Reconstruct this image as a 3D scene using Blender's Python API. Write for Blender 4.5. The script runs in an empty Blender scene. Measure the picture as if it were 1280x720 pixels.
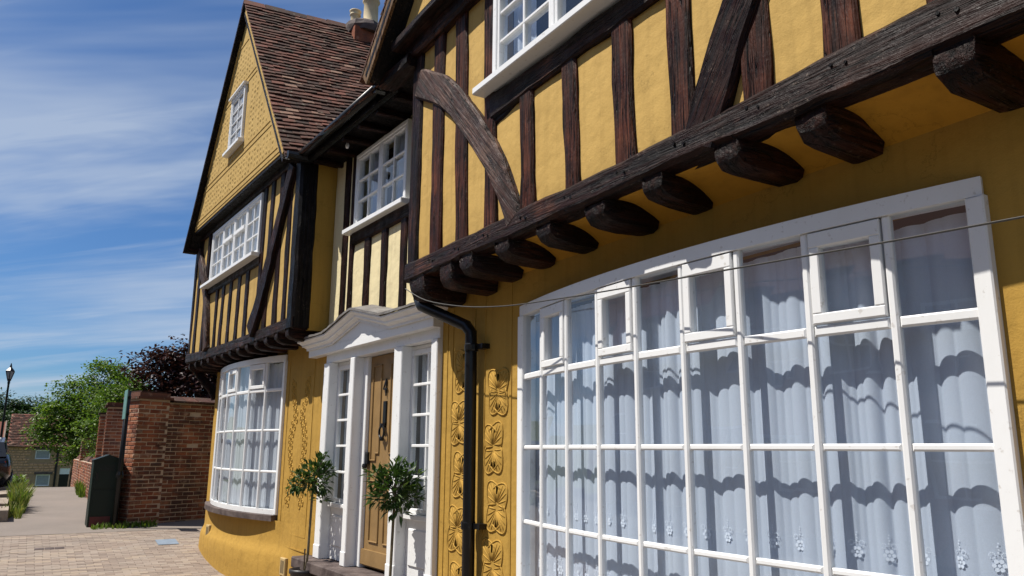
import bpy, math, random
from mathutils import Matrix, Vector, noise
random.seed(7)
scn = bpy.context.scene
COL = scn.collection
RAD = math.radians

# ------------------------------------------------------------------ camera
cd = bpy.data.cameras.new('camera'); cam = bpy.data.objects.new('camera', cd); COL.objects.link(cam)
cd.sensor_width = 36.0; cd.lens = 970.0/1280*36; cd.clip_start = 0.05; cd.clip_end = 3000
CR = ((0.5244993845, 0.1711071763, 0.8340400049), (0.8513712198, -0.1148519275, -0.5118359902), (0.0082122912, 0.9785353182, -0.2059154907))
cam.matrix_world = Matrix.Translation((0, 0, 1.6)) @ Matrix(CR).to_4x4()
scn.camera = cam

# ------------------------------------------------------------------ sun, sky, exposure
SUNV = Vector((-0.45, -1.0, 1.85)).normalized()          # towards the sun
SUN_EL = math.asin(SUNV.z); SUN_ROT = math.atan2(SUNV.x, SUNV.y)
sd = bpy.data.lights.new('sun', 'SUN'); sd.energy = 5.0; sd.angle = RAD(0.53); sd.color = (1.0, 0.955, 0.88)
sun = bpy.data.objects.new('sun', sd); COL.objects.link(sun); sun.location = (-5, -12, 24)
sun.rotation_euler = SUNV.to_track_quat('Z', 'Y').to_euler()

W = bpy.data.worlds.new('World'); scn.world = W; W.use_nodes = True
nt = W.node_tree; nt.nodes.clear()
def wn(t, **k):
    n = nt.nodes.new(t)
    for a, b in k.items(): setattr(n, a, b)
    return n
sky = wn('ShaderNodeTexSky', sky_type='NISHITA', sun_disc=False)
sky.sun_elevation = SUN_EL; sky.sun_rotation = SUN_ROT; sky.air_density = 1.0; sky.dust_density = 0.6; sky.ozone_density = 2.0; sky.altitude = 100
tc = wn('ShaderNodeTexCoord'); sep = wn('ShaderNodeSeparateXYZ')
nt.links.new(tc.outputs['Generated'], sep.inputs[0])
def wmath(op, a, b=None):
    m = wn('ShaderNodeMath', operation=op)
    for i, v in enumerate((a, b)):
        if v is None: continue
        if isinstance(v, (int, float)): m.inputs[i].default_value = v
        else: nt.links.new(v, m.inputs[i])
    return m.outputs[0]
zz = wmath('MAXIMUM', wmath('ADD', sep.outputs[2], 0.12), 0.03)
comb = wn('ShaderNodeCombineXYZ')
nt.links.new(wmath('DIVIDE', sep.outputs[0], zz), comb.inputs[0]); nt.links.new(wmath('DIVIDE', sep.outputs[1], zz), comb.inputs[1])
def cloud(rot, scale, loc, nscale, detail, lo, hi, dist):
    mp = wn('ShaderNodeMapping', vector_type='TEXTURE'); mp.inputs['Rotation'].default_value = (0, 0, RAD(rot)); mp.inputs['Scale'].default_value = (1/scale[0], 1/scale[1], 1); mp.inputs['Location'].default_value = loc
    nt.links.new(comb.outputs[0], mp.inputs[0])
    nz = wn('ShaderNodeTexNoise'); nz.inputs['Scale'].default_value = nscale; nz.inputs['Detail'].default_value = detail; nz.inputs['Roughness'].default_value = 0.58; nz.inputs['Distortion'].default_value = dist
    nt.links.new(mp.outputs[0], nz.inputs['Vector'])
    mr = wn('ShaderNodeMapRange', interpolation_type='SMOOTHSTEP'); mr.inputs['From Min'].default_value = lo; mr.inputs['From Max'].default_value = hi
    nt.links.new(nz.outputs[0], mr.inputs[0]); return mr.outputs[0]
c1 = cloud(52, (0.30, 1.25, 1), (1.2, 6.6, 0), 1.1, 5, 0.38, 0.70, 0.4)
c2 = cloud(46, (0.5, 2.8, 1), (6.1, 2.2, 0), 1.6, 6, 0.45, 0.80, 0.7)
cl = wmath('MULTIPLY', wmath('MINIMUM', wmath('ADD', c1, wmath('MULTIPLY', c2, 0.55)), 1.0), 0.68)
mx = wn('ShaderNodeMix', data_type='RGBA'); nt.links.new(cl, mx.inputs[0]); tint = wn('ShaderNodeMix', data_type='RGBA', blend_type='MULTIPLY'); tint.inputs[0].default_value = 1.0; tint.inputs[7].default_value = (0.66, 1.02, 1.45, 1); nt.links.new(sky.outputs[0], tint.inputs[6]); nt.links.new(tint.outputs[2], mx.inputs[6])
mx.inputs[7].default_value = (7.4, 8.6, 10.4, 1)
bg = wn('ShaderNodeBackground'); bg.inputs[1].default_value = 0.05
nt.links.new(mx.outputs[2], bg.inputs[0])
wo = wn('ShaderNodeOutputWorld'); nt.links.new(bg.outputs[0], wo.inputs[0])

scn.view_settings.view_transform = 'Standard'; scn.view_settings.look = 'None'; scn.view_settings.gamma = 1.0
scn.view_settings.use_curve_mapping = False; scn.view_settings.exposure = 0.5
scn.render.engine = 'CYCLES'
scn.cycles.max_bounces = 8; scn.cycles.transparent_max_bounces = 16

# ------------------------------------------------------------------ materials
def lin(c): return tuple(((v/255.0)/12.92 if v/255.0 <= 0.04045 else ((v/255.0+0.055)/1.055)**2.4) for v in c)
class Mat:
    def __init__(s, name):
        s.m = bpy.data.materials.new(name); s.m.use_nodes = True; s.nt = s.m.node_tree; s.nt.nodes.clear()
        s.roty = 0.0; s.out = s.n('ShaderNodeOutputMaterial'); s.tc = s.n('ShaderNodeTexCoord')
    def n(s, t, **k):
        x = s.nt.nodes.new(t)
        for a, b in k.items(): setattr(x, a, b)
        return x
    def l(s, a, b): s.nt.links.new(a, b)
    def noise(s, scale, mscale=(1, 1, 1), detail=5, rough=0.55, dist=0.0, rot=(0, 0, 0)):
        mp = s.n('ShaderNodeMapping', vector_type='TEXTURE'); mp.inputs['Scale'].default_value = tuple(1.0/v for v in mscale); mp.inputs['Rotation'].default_value = (0, RAD(s.roty), 0)
        s.l(s.tc.outputs['Object'], mp.inputs[0])
        z = s.n('ShaderNodeTexNoise'); z.inputs['Scale'].default_value = scale; z.inputs['Detail'].default_value = detail; z.inputs['Roughness'].default_value = rough; z.inputs['Distortion'].default_value = dist
        s.l(mp.outputs[0], z.inputs['Vector']); return z.outputs[0]
    def rng(s, v, a, b, c=0.0, d=1.0):
        r = s.n('ShaderNodeMapRange'); r.inputs[1].default_value = a; r.inputs[2].default_value = b; r.inputs[3].default_value = c; r.inputs[4].default_value = d
        s.l(v, r.inputs[0]); return r.outputs[0]
    def mix(s, f, a, b, mode='MIX'):
        x = s.n('ShaderNodeMix', data_type='RGBA', blend_type=mode)
        for i, v in ((0, f), (6, a), (7, b)):
            if isinstance(v, (int, float)): x.inputs[i].default_value = v
            elif isinstance(v, tuple): x.inputs[i].default_value = (v + (1,))[:4]
            else: s.l(v, x.inputs[i])
        return x.outputs[2]
    def ramp(s, v, stops):
        r = s.n('ShaderNodeValToRGB'); e = r.color_ramp.elements
        while len(e) < len(stops): e.new(0.5)
        for el, (p, c) in zip(e, stops): el.position = p; el.color = (c + (1,))[:4]
        s.l(v, r.inputs[0]); return r.outputs[0]
    def bump(s, h, strength, dist=0.01, prev=None):
        b = s.n('ShaderNodeBump'); b.inputs['Strength'].default_value = strength; b.inputs['Distance'].default_value = dist
        s.l(h, b.inputs['Height'])
        if prev is not None: s.l(prev, b.inputs['Normal'])
        return b.outputs[0]
    def math(s, op, a, b):
        x = s.n('ShaderNodeMath', operation=op)
        for i, v in enumerate((a, b)):
            if isinstance(v, (int, float)): x.inputs[i].default_value = v
            else: s.l(v, x.inputs[i])
        return x.outputs[0]
    def bsdf(s, col, rough=0.6, nrm=None, spec=0.5, metal=0.0, coat=0.0):
        p = s.n('ShaderNodeBsdfPrincipled'); p.inputs['Specular IOR Level'].default_value = spec; p.inputs['Metallic'].default_value = metal; p.inputs['Coat Weight'].default_value = coat
        for k, v in (('Base Color', col), ('Roughness', rough)):
            if isinstance(v, (int, float)): p.inputs[k].default_value = v
            elif isinstance(v, tuple): p.inputs[k].default_value = (v + (1,))[:4]
            else: s.l(v, p.inputs[k])
        if nrm is not None: s.l(nrm, p.inputs['Normal'])
        return p.outputs[0]
    def done(s, sh): s.l(sh, s.out.inputs[0]); return s.m

def plaster(name, c, dark, grain=1.0, rough=0.85):
    m = Mat(name)
    big = m.rng(m.noise(0.9, detail=4), 0.3, 0.75); mid = m.rng(m.noise(6.0, (1, 1, 0.55), detail=6, rough=0.65), 0.35, 0.75)
    streak = m.rng(m.noise(3.0, (5, 5, 0.35), detail=5), 0.48, 0.78)
    col = m.mix(m.math('MULTIPLY', big, 0.35), c, dark); col = m.mix(m.math('MULTIPLY', mid, 0.28), col, dark)
    col = m.mix(m.math('MULTIPLY', streak, 0.42), col, tuple(v*0.62 for v in dark))
    spot = m.rng(m.noise(38, detail=2), 0.68, 0.74); col = m.mix(m.math('MULTIPLY', spot, 0.3), col, tuple(v*0.5 for v in dark))
    vo = m.n('ShaderNodeTexVoronoi', feature='DISTANCE_TO_EDGE'); vo.inputs['Scale'].default_value = 0.8; vm = m.n('ShaderNodeMapping'); m.l(m.tc.outputs['Object'], vm.inputs[0])
    vn = m.n('ShaderNodeTexNoise'); vn.inputs['Scale'].default_value = 2.3; vn.inputs['Detail'].default_value = 8; vn.inputs['Roughness'].default_value = 0.65; m.l(m.tc.outputs['Object'], vn.inputs['Vector'])
    va = m.n('ShaderNodeVectorMath', operation='MULTIPLY_ADD'); va.inputs[1].default_value = (0.9, 0.9, 0.9); m.l(vn.outputs['Color'], va.inputs[0]); m.l(m.tc.outputs['Object'], va.inputs[2]); m.l(va.outputs[0], vo.inputs['Vector'])
    ck = m.math('MULTIPLY', m.math('SUBTRACT', 1.0, m.rng(vo.outputs['Distance'], 0.0, 0.006)), m.rng(m.noise(0.7, detail=2), 0.47, 0.53)); col = m.mix(m.math('MULTIPLY', ck, 0.4), col, tuple(v*0.3 for v in dark))
    b = m.bump(m.noise(2.2, detail=3), 0.5*grain, 0.05); b = m.bump(m.noise(14, detail=6, rough=0.6), 0.45*grain, 0.012, b); b = m.bump(m.noise(140, detail=3), 0.35*grain, 0.003, b)
    return m.done(m.bsdf(col, rough, b, 0.25))
MT = {}
MT['ochre'] = plaster('ochre_plaster', (0.405, 0.240, 0.046), (0.345, 0.195, 0.034))
MT['yellow'] = plaster('yellow_plaster', (0.48, 0.308, 0.090), (0.425, 0.26, 0.066), 0.9)
MT['cream'] = plaster('cream_plaster', (0.70, 0.60, 0.36), (0.60, 0.49, 0.27))
MT['gable'] = plaster('gable_plaster', (0.45, 0.298, 0.094), (0.38, 0.236, 0.066))
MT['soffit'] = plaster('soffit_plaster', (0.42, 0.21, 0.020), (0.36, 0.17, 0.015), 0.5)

def timber_mat(name, ax, base=(0.0035, 0.0013, 0.0009), mid=(0.026, 0.0062, 0.0026), pale=(0.13, 0.045, 0.022), palefrac=0.60, rough=0.45, roty=0.0):
    m = Mat(name); m.roty = roty; s = [22, 22, 22]; s[ax] = 1.6; s2 = [70, 70, 70]; s2[ax] = 2.5
    g = m.noise(1.0, tuple(s), detail=6, rough=0.65, dist=0.4); f = m.noise(1.0, tuple(s2), detail=4)
    big = m.noise(2.6, detail=5, rough=0.6)
    col = m.mix(m.rng(g, 0.38, 0.68), base, mid)
    pm = m.math('MULTIPLY', m.rng(big, palefrac-0.08, palefrac+0.12), m.rng(f, 0.42, 0.62))
    col = m.mix(m.math('MULTIPLY', pm, 0.75), col, pale)
    s3 = [34, 34, 34]; s3[ax] = 0.9; ck = m.noise(1.0, tuple(s3), detail=3, rough=0.5, dist=0.6)
    crack = m.math('SUBTRACT', 1.0, m.rng(m.math('ABSOLUTE', m.math('SUBTRACT', ck, 0.5), 0.0), 0.0, 0.022)); col = m.mix(crack, col, (0.001, 0.0006, 0.0005))
    b = m.bump(g, 1.0, 0.022); b = m.bump(f, 0.6, 0.006, b); b = m.bump(m.math('SUBTRACT', 1.0, crack), 0.9, 0.02, b); b = m.bump(m.noise(45, detail=4), 0.35, 0.006, b)
    r = m.rng(m.noise(9, detail=3), 0.3, 0.7, rough-0.1, rough+0.2)
    fleck = m.math('MULTIPLY', m.rng(m.noise(55, detail=4, rough=0.7), 0.60, 0.70), m.rng(m.noise(3.4, detail=3), 0.48, 0.62))
    col = m.mix(m.math('MULTIPLY', fleck, 0.7), col, (0.20, 0.155, 0.125))
    return m.done(m.bsdf(col, r, b, 0.16))
for nm, ax in (('tx', 0), ('ty', 1), ('tz', 2)): MT[nm] = timber_mat('tarred_timber_'+'xyz'[ax], ax)
MT['tstud'] = timber_mat('stud_timber', 2, (0.007, 0.0023, 0.0014), (0.075, 0.018, 0.007), (0.20, 0.062, 0.028), 0.56, 0.5)
MT['brace'] = timber_mat('weathered_timber', 0, (0.014, 0.006, 0.0045), (0.075, 0.034, 0.025), (0.20, 0.125, 0.095), 0.5, 0.55, 46)
MT['tbr'] = timber_mat('brace_timber', 2, roty=33)
MT['bargeboard'] = timber_mat('bargeboard_timber', 2, (0.09, 0.045, 0.02), (0.2, 0.11, 0.05), (0.34, 0.24, 0.14), 0.5, 0.6)
MT['black_timber'] = timber_mat('black_timber', 2, (0.0025, 0.002, 0.0018), (0.008, 0.0045, 0.004), (0.06, 0.05, 0.045), 0.62, 0.4)

m = Mat('white_paint'); nz = m.noise(5, (1, 1, 0.4), detail=5); col = m.mix(m.rng(nz, 0.45, 0.8, 0, 0.35), (0.74, 0.74, 0.735), (0.60, 0.59, 0.56))
col = m.mix(m.rng(m.noise(30, detail=3), 0.64, 0.70, 0, 0.45), col, (0.40, 0.36, 0.31))
b = m.bump(m.noise(26, (1, 1, 0.3), detail=4), 0.25, 0.004); MT['white'] = m.done(m.bsdf(col, 0.38, b, 0.45))
m = Mat('glass'); fr = m.n('ShaderNodeLayerWeight'); fr.inputs[0].default_value = 0.5
b = m.bump(m.noise(3.2, detail=1), 0.06, 0.02); m.l(b, fr.inputs['Normal'])
gl = m.n('ShaderNodeBsdfGlossy'); gl.inputs['Roughness'].default_value = 0.015; m.l(b, gl.inputs['Normal']); tr = m.n('ShaderNodeBsdfTransparent'); tr.inputs[0].default_value = (0.90, 0.94, 0.97, 1)
mm = m.n('ShaderNodeMixShader'); m.l(m.math('ADD', m.math('MULTIPLY', m.math('POWER', fr.outputs['Facing'], 4.0), 0.8), 0.13), mm.inputs[0]); m.l(tr.outputs[0], mm.inputs[1]); m.l(gl.outputs[0], mm.inputs[2]); MT['glass'] = m.done(mm.outputs[0])
def curtain(name, c, tr=0.22):
    m = Mat(name); nz = m.noise(220, (1, 1, 1.0), detail=2); col = m.mix(m.rng(nz, 0.35, 0.65, 0, 0.3), c, tuple(v*0.8 for v in c))
    d = m.n('ShaderNodeBsdfDiffuse'); m.l(col, d.inputs[0]); t = m.n('ShaderNodeBsdfTranslucent'); m.l(col, t.inputs[0]); x = m.n('ShaderNodeBsdfTransparent')
    a = m.n('ShaderNodeMixShader'); a.inputs[0].default_value = 0.22; m.l(d.outputs[0], a.inputs[1]); m.l(t.outputs[0], a.inputs[2])
    q = m.n('ShaderNodeMixShader'); q.inputs[0].default_value = tr; m.l(a.outputs[0], q.inputs[1]); m.l(x.outputs[0], q.inputs[2]); return m.done(q.outputs[0])
MT['net'] = curtain('net_curtain_cloth', (0.80, 0.86, 0.98), 0.14); MT['net_white'] = curtain('white_net_cloth', (0.86, 0.88, 0.93), 0.08)
m = Mat('embroidery'); MT['embroidery'] = m.done(m.bsdf((0.80, 0.84, 0.92), 0.8))
m = Mat('dark_room'); MT['room'] = m.done(m.bsdf((0.10, 0.085, 0.07), 0.9))
m = Mat('blind_cloth'); MT['blind'] = m.done(m.bsdf((0.42, 0.40, 0.33), 0.9))

def rnd_col(m, stops):
    oi = m.n('ShaderNodeObjectInfo'); ge = m.n('ShaderNodeNewGeometry')
    s = m.math('FRACT', m.math('ADD', oi.outputs['Random'], ge.outputs['Random Per Island']), 0.0)
    return m.ramp(s, stops)
m = Mat('clay_tile'); col = rnd_col(m, [(0, (0.040, 0.020, 0.014)), (0.35, (0.075, 0.032, 0.021)), (0.7, (0.115, 0.045, 0.028)), (0.93, (0.165, 0.06, 0.040)), (1, (0.25, 0.155, 0.105))])
col = m.mix(m.rng(m.noise(7, detail=5), 0.48, 0.68, 0, 0.75), col, (0.045, 0.035, 0.025)); col = m.mix(m.rng(m.noise(16, detail=4), 0.62, 0.72, 0, 0.6), col, (0.22, 0.21, 0.15))
MT['tile'] = m.done(m.bsdf(col, 0.85, m.bump(m.noise(60, detail=5), 0.6, 0.006), 0.25))
m = Mat('red_brick'); col = rnd_col(m, [(0, (0.15, 0.045, 0.026)), (0.3, (0.24, 0.075, 0.038)), (0.62, (0.31, 0.105, 0.05)), (0.85, (0.36, 0.15, 0.075)), (1, (0.13, 0.06, 0.045))])
geo_ = m.n('ShaderNodeNewGeometry'); pn = m.n('ShaderNodeTexNoise'); pn.inputs['Scale'].default_value = 1.7; pn.inputs['Detail'].default_value = 7; pn.inputs['Roughness'].default_value = 0.62; m.l(geo_.outputs['Position'], pn.inputs['Vector'])
pn2 = m.n('ShaderNodeTexNoise'); pn2.inputs['Scale'].default_value = 7.0; pn2.inputs['Detail'].default_value = 6; m.l(geo_.outputs['Position'], pn2.inputs['Vector'])
col = m.mix(m.rng(pn.outputs[0], 0.42, 0.62, 0, 0.85), col, (0.055, 0.035, 0.028)); col = m.mix(m.rng(pn2.outputs[0], 0.58, 0.72, 0, 0.6), col, (0.44, 0.31, 0.22))
MT['brick'] = m.done(m.bsdf(col, 0.9, m.bump(m.noise(50, detail=5), 0.8, 0.008), 0.2))
m = Mat('lime_mortar'); col = m.mix(m.noise(12, detail=5), (0.58, 0.45, 0.34), (0.34, 0.25, 0.18)); MT['mortar'] = m.done(m.bsdf(col, 0.95, m.bump(m.noise(60), 0.6, 0.006), 0.2))
m = Mat('paver'); col = rnd_col(m, [(0, (0.20, 0.155, 0.125)), (0.4, (0.245, 0.19, 0.15)), (0.7, (0.27, 0.22, 0.18)), (1, (0.30, 0.235, 0.175))])
col = m.mix(m.rng(m.noise(1.3, detail=6), 0.45, 0.75, 0, 0.5), col, (0.20, 0.17, 0.145)); col = m.mix(m.rng(m.noise(11, detail=4), 0.62, 0.72, 0, 0.5), col, (0.34, 0.31, 0.27))
MT['paver'] = m.done(m.bsdf(col, 0.9, m.bump(m.noise(70, detail=4), 0.5, 0.005), 0.25))
m = Mat('joint_sand'); MT['sand'] = m.done(m.bsdf(m.mix(m.noise(9, detail=5), (0.20, 0.17, 0.145), (0.15, 0.125, 0.105)), 0.95))
m = Mat('tarmac'); col = m.mix(m.rng(m.noise(1.1, detail=6), 0.35, 0.7), (0.205, 0.170, 0.145), (0.165, 0.138, 0.118)); col = m.mix(m.rng(m.noise(120, detail=2), 0.5, 0.7, 0, 0.5), col, (0.28, 0.245, 0.215))
MT['tarmac'] = m.done(m.bsdf(col, 0.9, m.bump(m.noise(150, detail=2), 0.6, 0.006), 0.3))
m = Mat('road_asphalt'); MT['asphalt'] = m.done(m.bsdf(m.mix(m.noise(2, detail=6), (0.07, 0.068, 0.066), (0.11, 0.105, 0.10)), 0.9, m.bump(m.noise(150), 0.5, 0.006), 0.3))
m = Mat('grass_ground'); MT['ground'] = m.done(m.bsdf(m.mix(m.rng(m.noise(0.4, detail=7), 0.3, 0.7), (0.05, 0.085, 0.02), (0.10, 0.12, 0.035)), 0.95, m.bump(m.noise(12, detail=6), 0.8, 0.05)))
m = Mat('dark_stone'); col = m.mix(m.rng(m.noise(7, detail=6), 0.35, 0.7), (0.05, 0.035, 0.032), (0.13, 0.10, 0.09)); MT['step'] = m.done(m.bsdf(col, 0.8, m.bump(m.noise(20, detail=6), 0.6, 0.012), 0.3))
m = Mat('pale_stone'); col = m.mix(m.rng(m.noise(5, detail=6), 0.35, 0.7), (0.34, 0.28, 0.22), (0.18, 0.14, 0.11)); MT['stone'] = m.done(m.bsdf(col, 0.9, m.bump(m.noise(15, detail=6), 0.8, 0.02), 0.25))
m = Mat('lead_sheet'); col = m.mix(m.rng(m.noise(6, detail=6), 0.35, 0.7), (0.20, 0.19, 0.18), (0.10, 0.085, 0.075)); MT['lead'] = m.done(m.bsdf(col, 0.7, m.bump(m.noise(18, detail=6), 0.7, 0.012), 0.4))
def plain(name, c, rough=0.5, spec=0.5, metal=0.0, var=0.25, coat=0.0, bs=0.2):
    m = Mat(name); col = m.mix(m.rng(m.noise(7, detail=5), 0.35, 0.75, 0, 1), c, tuple(v*(1-var) for v in c)); MT[name] = m.done(m.bsdf(col, rough, m.bump(m.noise(40, detail=3), bs, 0.003), spec, metal, coat))
plain('black_iron', (0.005, 0.005, 0.0055), 0.35, 0.35); plain('brown_door', (0.27, 0.165, 0.066), 0.5, 0.3); plain('dark_green', (0.004, 0.013, 0.008), 0.5, 0.3); plain('pot_black', (0.015, 0.012, 0.012), 0.45)
plain('soil', (0.03, 0.02, 0.013), 0.95); plain('bark', (0.10, 0.075, 0.05), 0.9, 0.2, 0, 0.5, 0, 0.8); plain('stem', (0.14, 0.11, 0.06), 0.85); plain('chimney_pot', (0.62, 0.50, 0.30), 0.8)
plain('car_paint', (0.008, 0.008, 0.010), 0.25, 0.5, 0, 0.1, 0.6, 0.0); plain('rubber', (0.015, 0.015, 0.015), 0.85); plain('red_lens', (0.25, 0.01, 0.01), 0.2); plain('alloy', (0.35, 0.35, 0.36), 0.35, 0.5, 0.8)
plain('blue_cover', (0.19, 0.235, 0.29), 0.7); plain('sign_green', (0.10, 0.22, 0.19), 0.4); plain('cable', (0.03, 0.026, 0.022), 0.6); plain('vent', (0.42, 0.30, 0.13), 0.8); plain('flint', (0.34, 0.22, 0.13), 0.9)
plain('cottage_stone', (0.60, 0.35, 0.21), 0.9, 0.2, 0, 0.45); plain('grey_blind', (0.30, 0.31, 0.33), 0.6); plain('far_tile', (0.22, 0.07, 0.045), 0.9); plain('red_stain', (0.10, 0.012, 0.012), 0.6)
def leafm(name, stops, tl=0.35):
    m = Mat(name); col = rnd_col(m, stops); p = m.bsdf(col, 0.5, None, 0.35); t = m.n('ShaderNodeBsdfTranslucent'); m.l(m.mix(1.0, col, (1.25, 1.35, 0.7), 'MULTIPLY'), t.inputs[0])
    x = m.n('ShaderNodeMixShader'); x.inputs[0].default_value = tl; m.l(p, x.inputs[1]); m.l(t.outputs[0], x.inputs[2]); MT[name] = m.done(x.outputs[0])
leafm('bay_leaf', [(0, (0.018, 0.045, 0.010)), (0.6, (0.035, 0.075, 0.015)), (1, (0.08, 0.125, 0.025))], 0.22)
leafm('green_leaf', [(0, (0.045, 0.095, 0.010)), (0.5, (0.085, 0.155, 0.018)), (1, (0.16, 0.22, 0.03))])
leafm('copper_leaf', [(0, (0.020, 0.008, 0.010)), (0.6, (0.035, 0.012, 0.014)), (1, (0.06, 0.02, 0.018))], 0.25)
leafm('wood_leaf', [(0, (0.016, 0.042, 0.010)), (0.5, (0.028, 0.062, 0.014)), (1, (0.05, 0.085, 0.02))], 0.2)
leafm('hedge_leaf', [(0, (0.07, 0.13, 0.012)), (0.6, (0.11, 0.17, 0.02)), (1, (0.15, 0.20, 0.03))])
leafm('weed_leaf', [(0, (0.06, 0.11, 0.015)), (0.5, (0.13, 0.17, 0.03)), (1, (0.30, 0.28, 0.09))])

# ------------------------------------------------------------------ mesh helpers
class MB:
    def __init__(s): s.v = []; s.f = []
    def add(s, vs, fs):
        o = len(s.v); s.v += [tuple(v) for v in vs]; s.f += [tuple(i+o for i in f) for f in fs]
    def box(s, x0, x1, y0, y1, z0, z1):
        s.add([(x0, y0, z0), (x1, y0, z0), (x1, y1, z0), (x0, y1, z0), (x0, y0, z1), (x1, y0, z1), (x1, y1, z1), (x0, y1, z1)],
              [(0, 3, 2, 1), (4, 5, 6, 7), (0, 1, 5, 4), (1, 2, 6, 5), (2, 3, 7, 6), (3, 0, 4, 7)]); return s
    def cbox(s, x0, x1, y0, y1, z0, z1, c=0.006):
        """box with chamfered long and short front edges"""
        xs = (x0, x0+c, x1-c, x1); zs = (z0, z0+c, z1-c, z1); o = len(s.v)
        s.v += [(xs[1], y0, zs[1]), (xs[2], y0, zs[1]), (xs[2], y0, zs[2]), (xs[1], y0, zs[2]), (x0, y0+c, z0), (x1, y0+c, z0), (x1, y0+c, z1), (x0, y0+c, z1), (x0, y1, z0), (x1, y1, z0), (x1, y1, z1), (x0, y1, z1)]
        q = [(0, 1, 2, 3)]
        for i in range(4):
            j = (i+1) % 4; q.append((4+i, 4+j, j, i)); q.append((8+i, 8+j, 4+j, 4+i))
        q.append((11, 10, 9, 8)); s.f += [tuple(o+i for i in f) for f in q]; return s
    def sweep(s, pts, w, d, ax, wob=0.0, ch=0.15, closed_ends=True, seed=None, n_sub=0):
        """rectangular chamfered section swept along pts; ax = depth axis (constant); w width(s), d depth(s)"""
        if n_sub:
            q = []
            for a, b in zip(pts[:-1], pts[1:]):
                for k in range(n_sub): q.append(Vector(a).lerp(Vector(b), k/n_sub))
            q.append(Vector(pts[-1]))
            if isinstance(w, (list, tuple)):
                w2 = []
                for a, b in zip(w[:-1], w[1:]):
                    for k in range(n_sub): w2.append(a+(b-a)*k/n_sub)
                w = w2+[w[-1]]
            pts = q
        pts = [Vector(p) for p in pts]; ax = Vector(ax).normalized(); n = len(pts); o = len(s.v); sd0 = random.uniform(0, 50)
        for i, p in enumerate(pts):
            t = (pts[min(i+1, n-1)]-pts[max(i-1, 0)]).normalized(); u = t.cross(ax).normalized()
            ww = (w[i] if isinstance(w, (list, tuple)) else w)/2; dd = (d[i] if isinstance(d, (list, tuple)) else d)/2; c = min(ww, dd)*ch*2
            for a, b in ((-ww+c, -dd), (ww-c, -dd), (ww, -dd+c), (ww, dd-c), (ww-c, dd), (-ww+c, dd), (-ww, dd-c), (-ww, -dd+c)):
                kk = (1 if a > 0 else 0)+(2 if b > 0 else 0); q = Vector((p.x*5.1+kk*7.3, p.z*5.1+sd0, p.y*5.1)); q2 = q*3.1
                j = wob*(1.5*noise.noise(q)+0.6*noise.noise(q2)); k = wob*0.7*noise.noise(q+Vector((31, 0, 0)))
                s.v.append(tuple(p+u*(a+j)+ax*(b+k)))
        for i in range(n-1):
            for k in range(8):
                k2 = (k+1) % 8; s.f.append((o+i*8+k, o+i*8+k2, o+(i+1)*8+k2, o+(i+1)*8+k))
        s.f.append(tuple(o+k for k in reversed(range(8)))); s.f.append(tuple(o+(n-1)*8+k for k in range(8))); return s
    def tube(s, pts, r, n=8, cap=True):
        pts = [Vector(p) for p in pts]; m = len(pts); o = len(s.v); prev = None
        for i, p in enumerate(pts):
            t = (pts[min(i+1, m-1)]-pts[max(i-1, 0)]).normalized()
            if prev is None: a = t.orthogonal().normalized()
            else: a = (prev-t*prev.dot(t)).normalized()
            prev = a; b = t.cross(a); rr = r[i] if isinstance(r, (list, tuple)) else r
            for k in range(n):
                an = 2*math.pi*k/n; s.v.append(tuple(p+a*rr*math.cos(an)+b*rr*math.sin(an)))
        for i in range(m-1):
            for k in range(n):
                k2 = (k+1) % n; s.f.append((o+i*n+k, o+i*n+k2, o+(i+1)*n+k2, o+(i+1)*n+k))
        if cap: s.f.append(tuple(o+k for k in reversed(range(n)))); s.f.append(tuple(o+(m-1)*n+k for k in range(n)))
        return s
    def lathe(s, prof, c, n=16):
        o = len(s.v); m = len(prof)
        for r, z in prof:
            for k in range(n):
                a = 2*math.pi*k/n; s.v.append((c[0]+r*math.cos(a), c[1]+r*math.sin(a), c[2]+z))
        for i in range(m-1):
            for k in range(n):
                k2 = (k+1) % n; s.f.append((o+i*n+k, o+i*n+k2, o+(i+1)*n+k2, o+(i+1)*n+k))
        s.f.append(tuple(o+k for k in reversed(range(n)))); s.f.append(tuple(o+(m-1)*n+k for k in range(n))); return s
    def prism(s, poly, y0, y1):
        """polygon in xz extruded along y"""
        n = len(poly); o = len(s.v)
        s.v += [(x, y0, z) for x, z in poly]+[(x, y1, z) for x, z in poly]
        s.f.append(tuple(o+i for i in range(n))); s.f.append(tuple(o+n+i for i in reversed(range(n))))
        for i in range(n): j = (i+1) % n; s.f.append((o+j, o+i, o+n+i, o+n+j))
        return s
    def wall(s, x0, x1, z0, z1, y0, y1, ops=()):
        xs = sorted(set([x0, x1]+[v for a in ops for v in a[:2]])); zs = sorted(set([z0, z1]+[v for a in ops for v in a[2:]]))
        for i in range(len(xs)-1):
            for k in range(len(zs)-1):
                cx = (xs[i]+xs[i+1])/2; cz = (zs[k]+zs[k+1])/2
                if any(a[0] < cx < a[1] and a[2] < cz < a[3] for a in ops): continue
                X0, X1, Z0, Z1 = xs[i], xs[i+1], zs[k], zs[k+1]
                s.add([(X0, y0, Z0), (X1, y0, Z0), (X1, y0, Z1), (X0, y0, Z1)], [(0, 1, 2, 3)]); s.add([(X0, y1, Z0), (X1, y1, Z0), (X1, y1, Z1), (X0, y1, Z1)], [(3, 2, 1, 0)])
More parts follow.
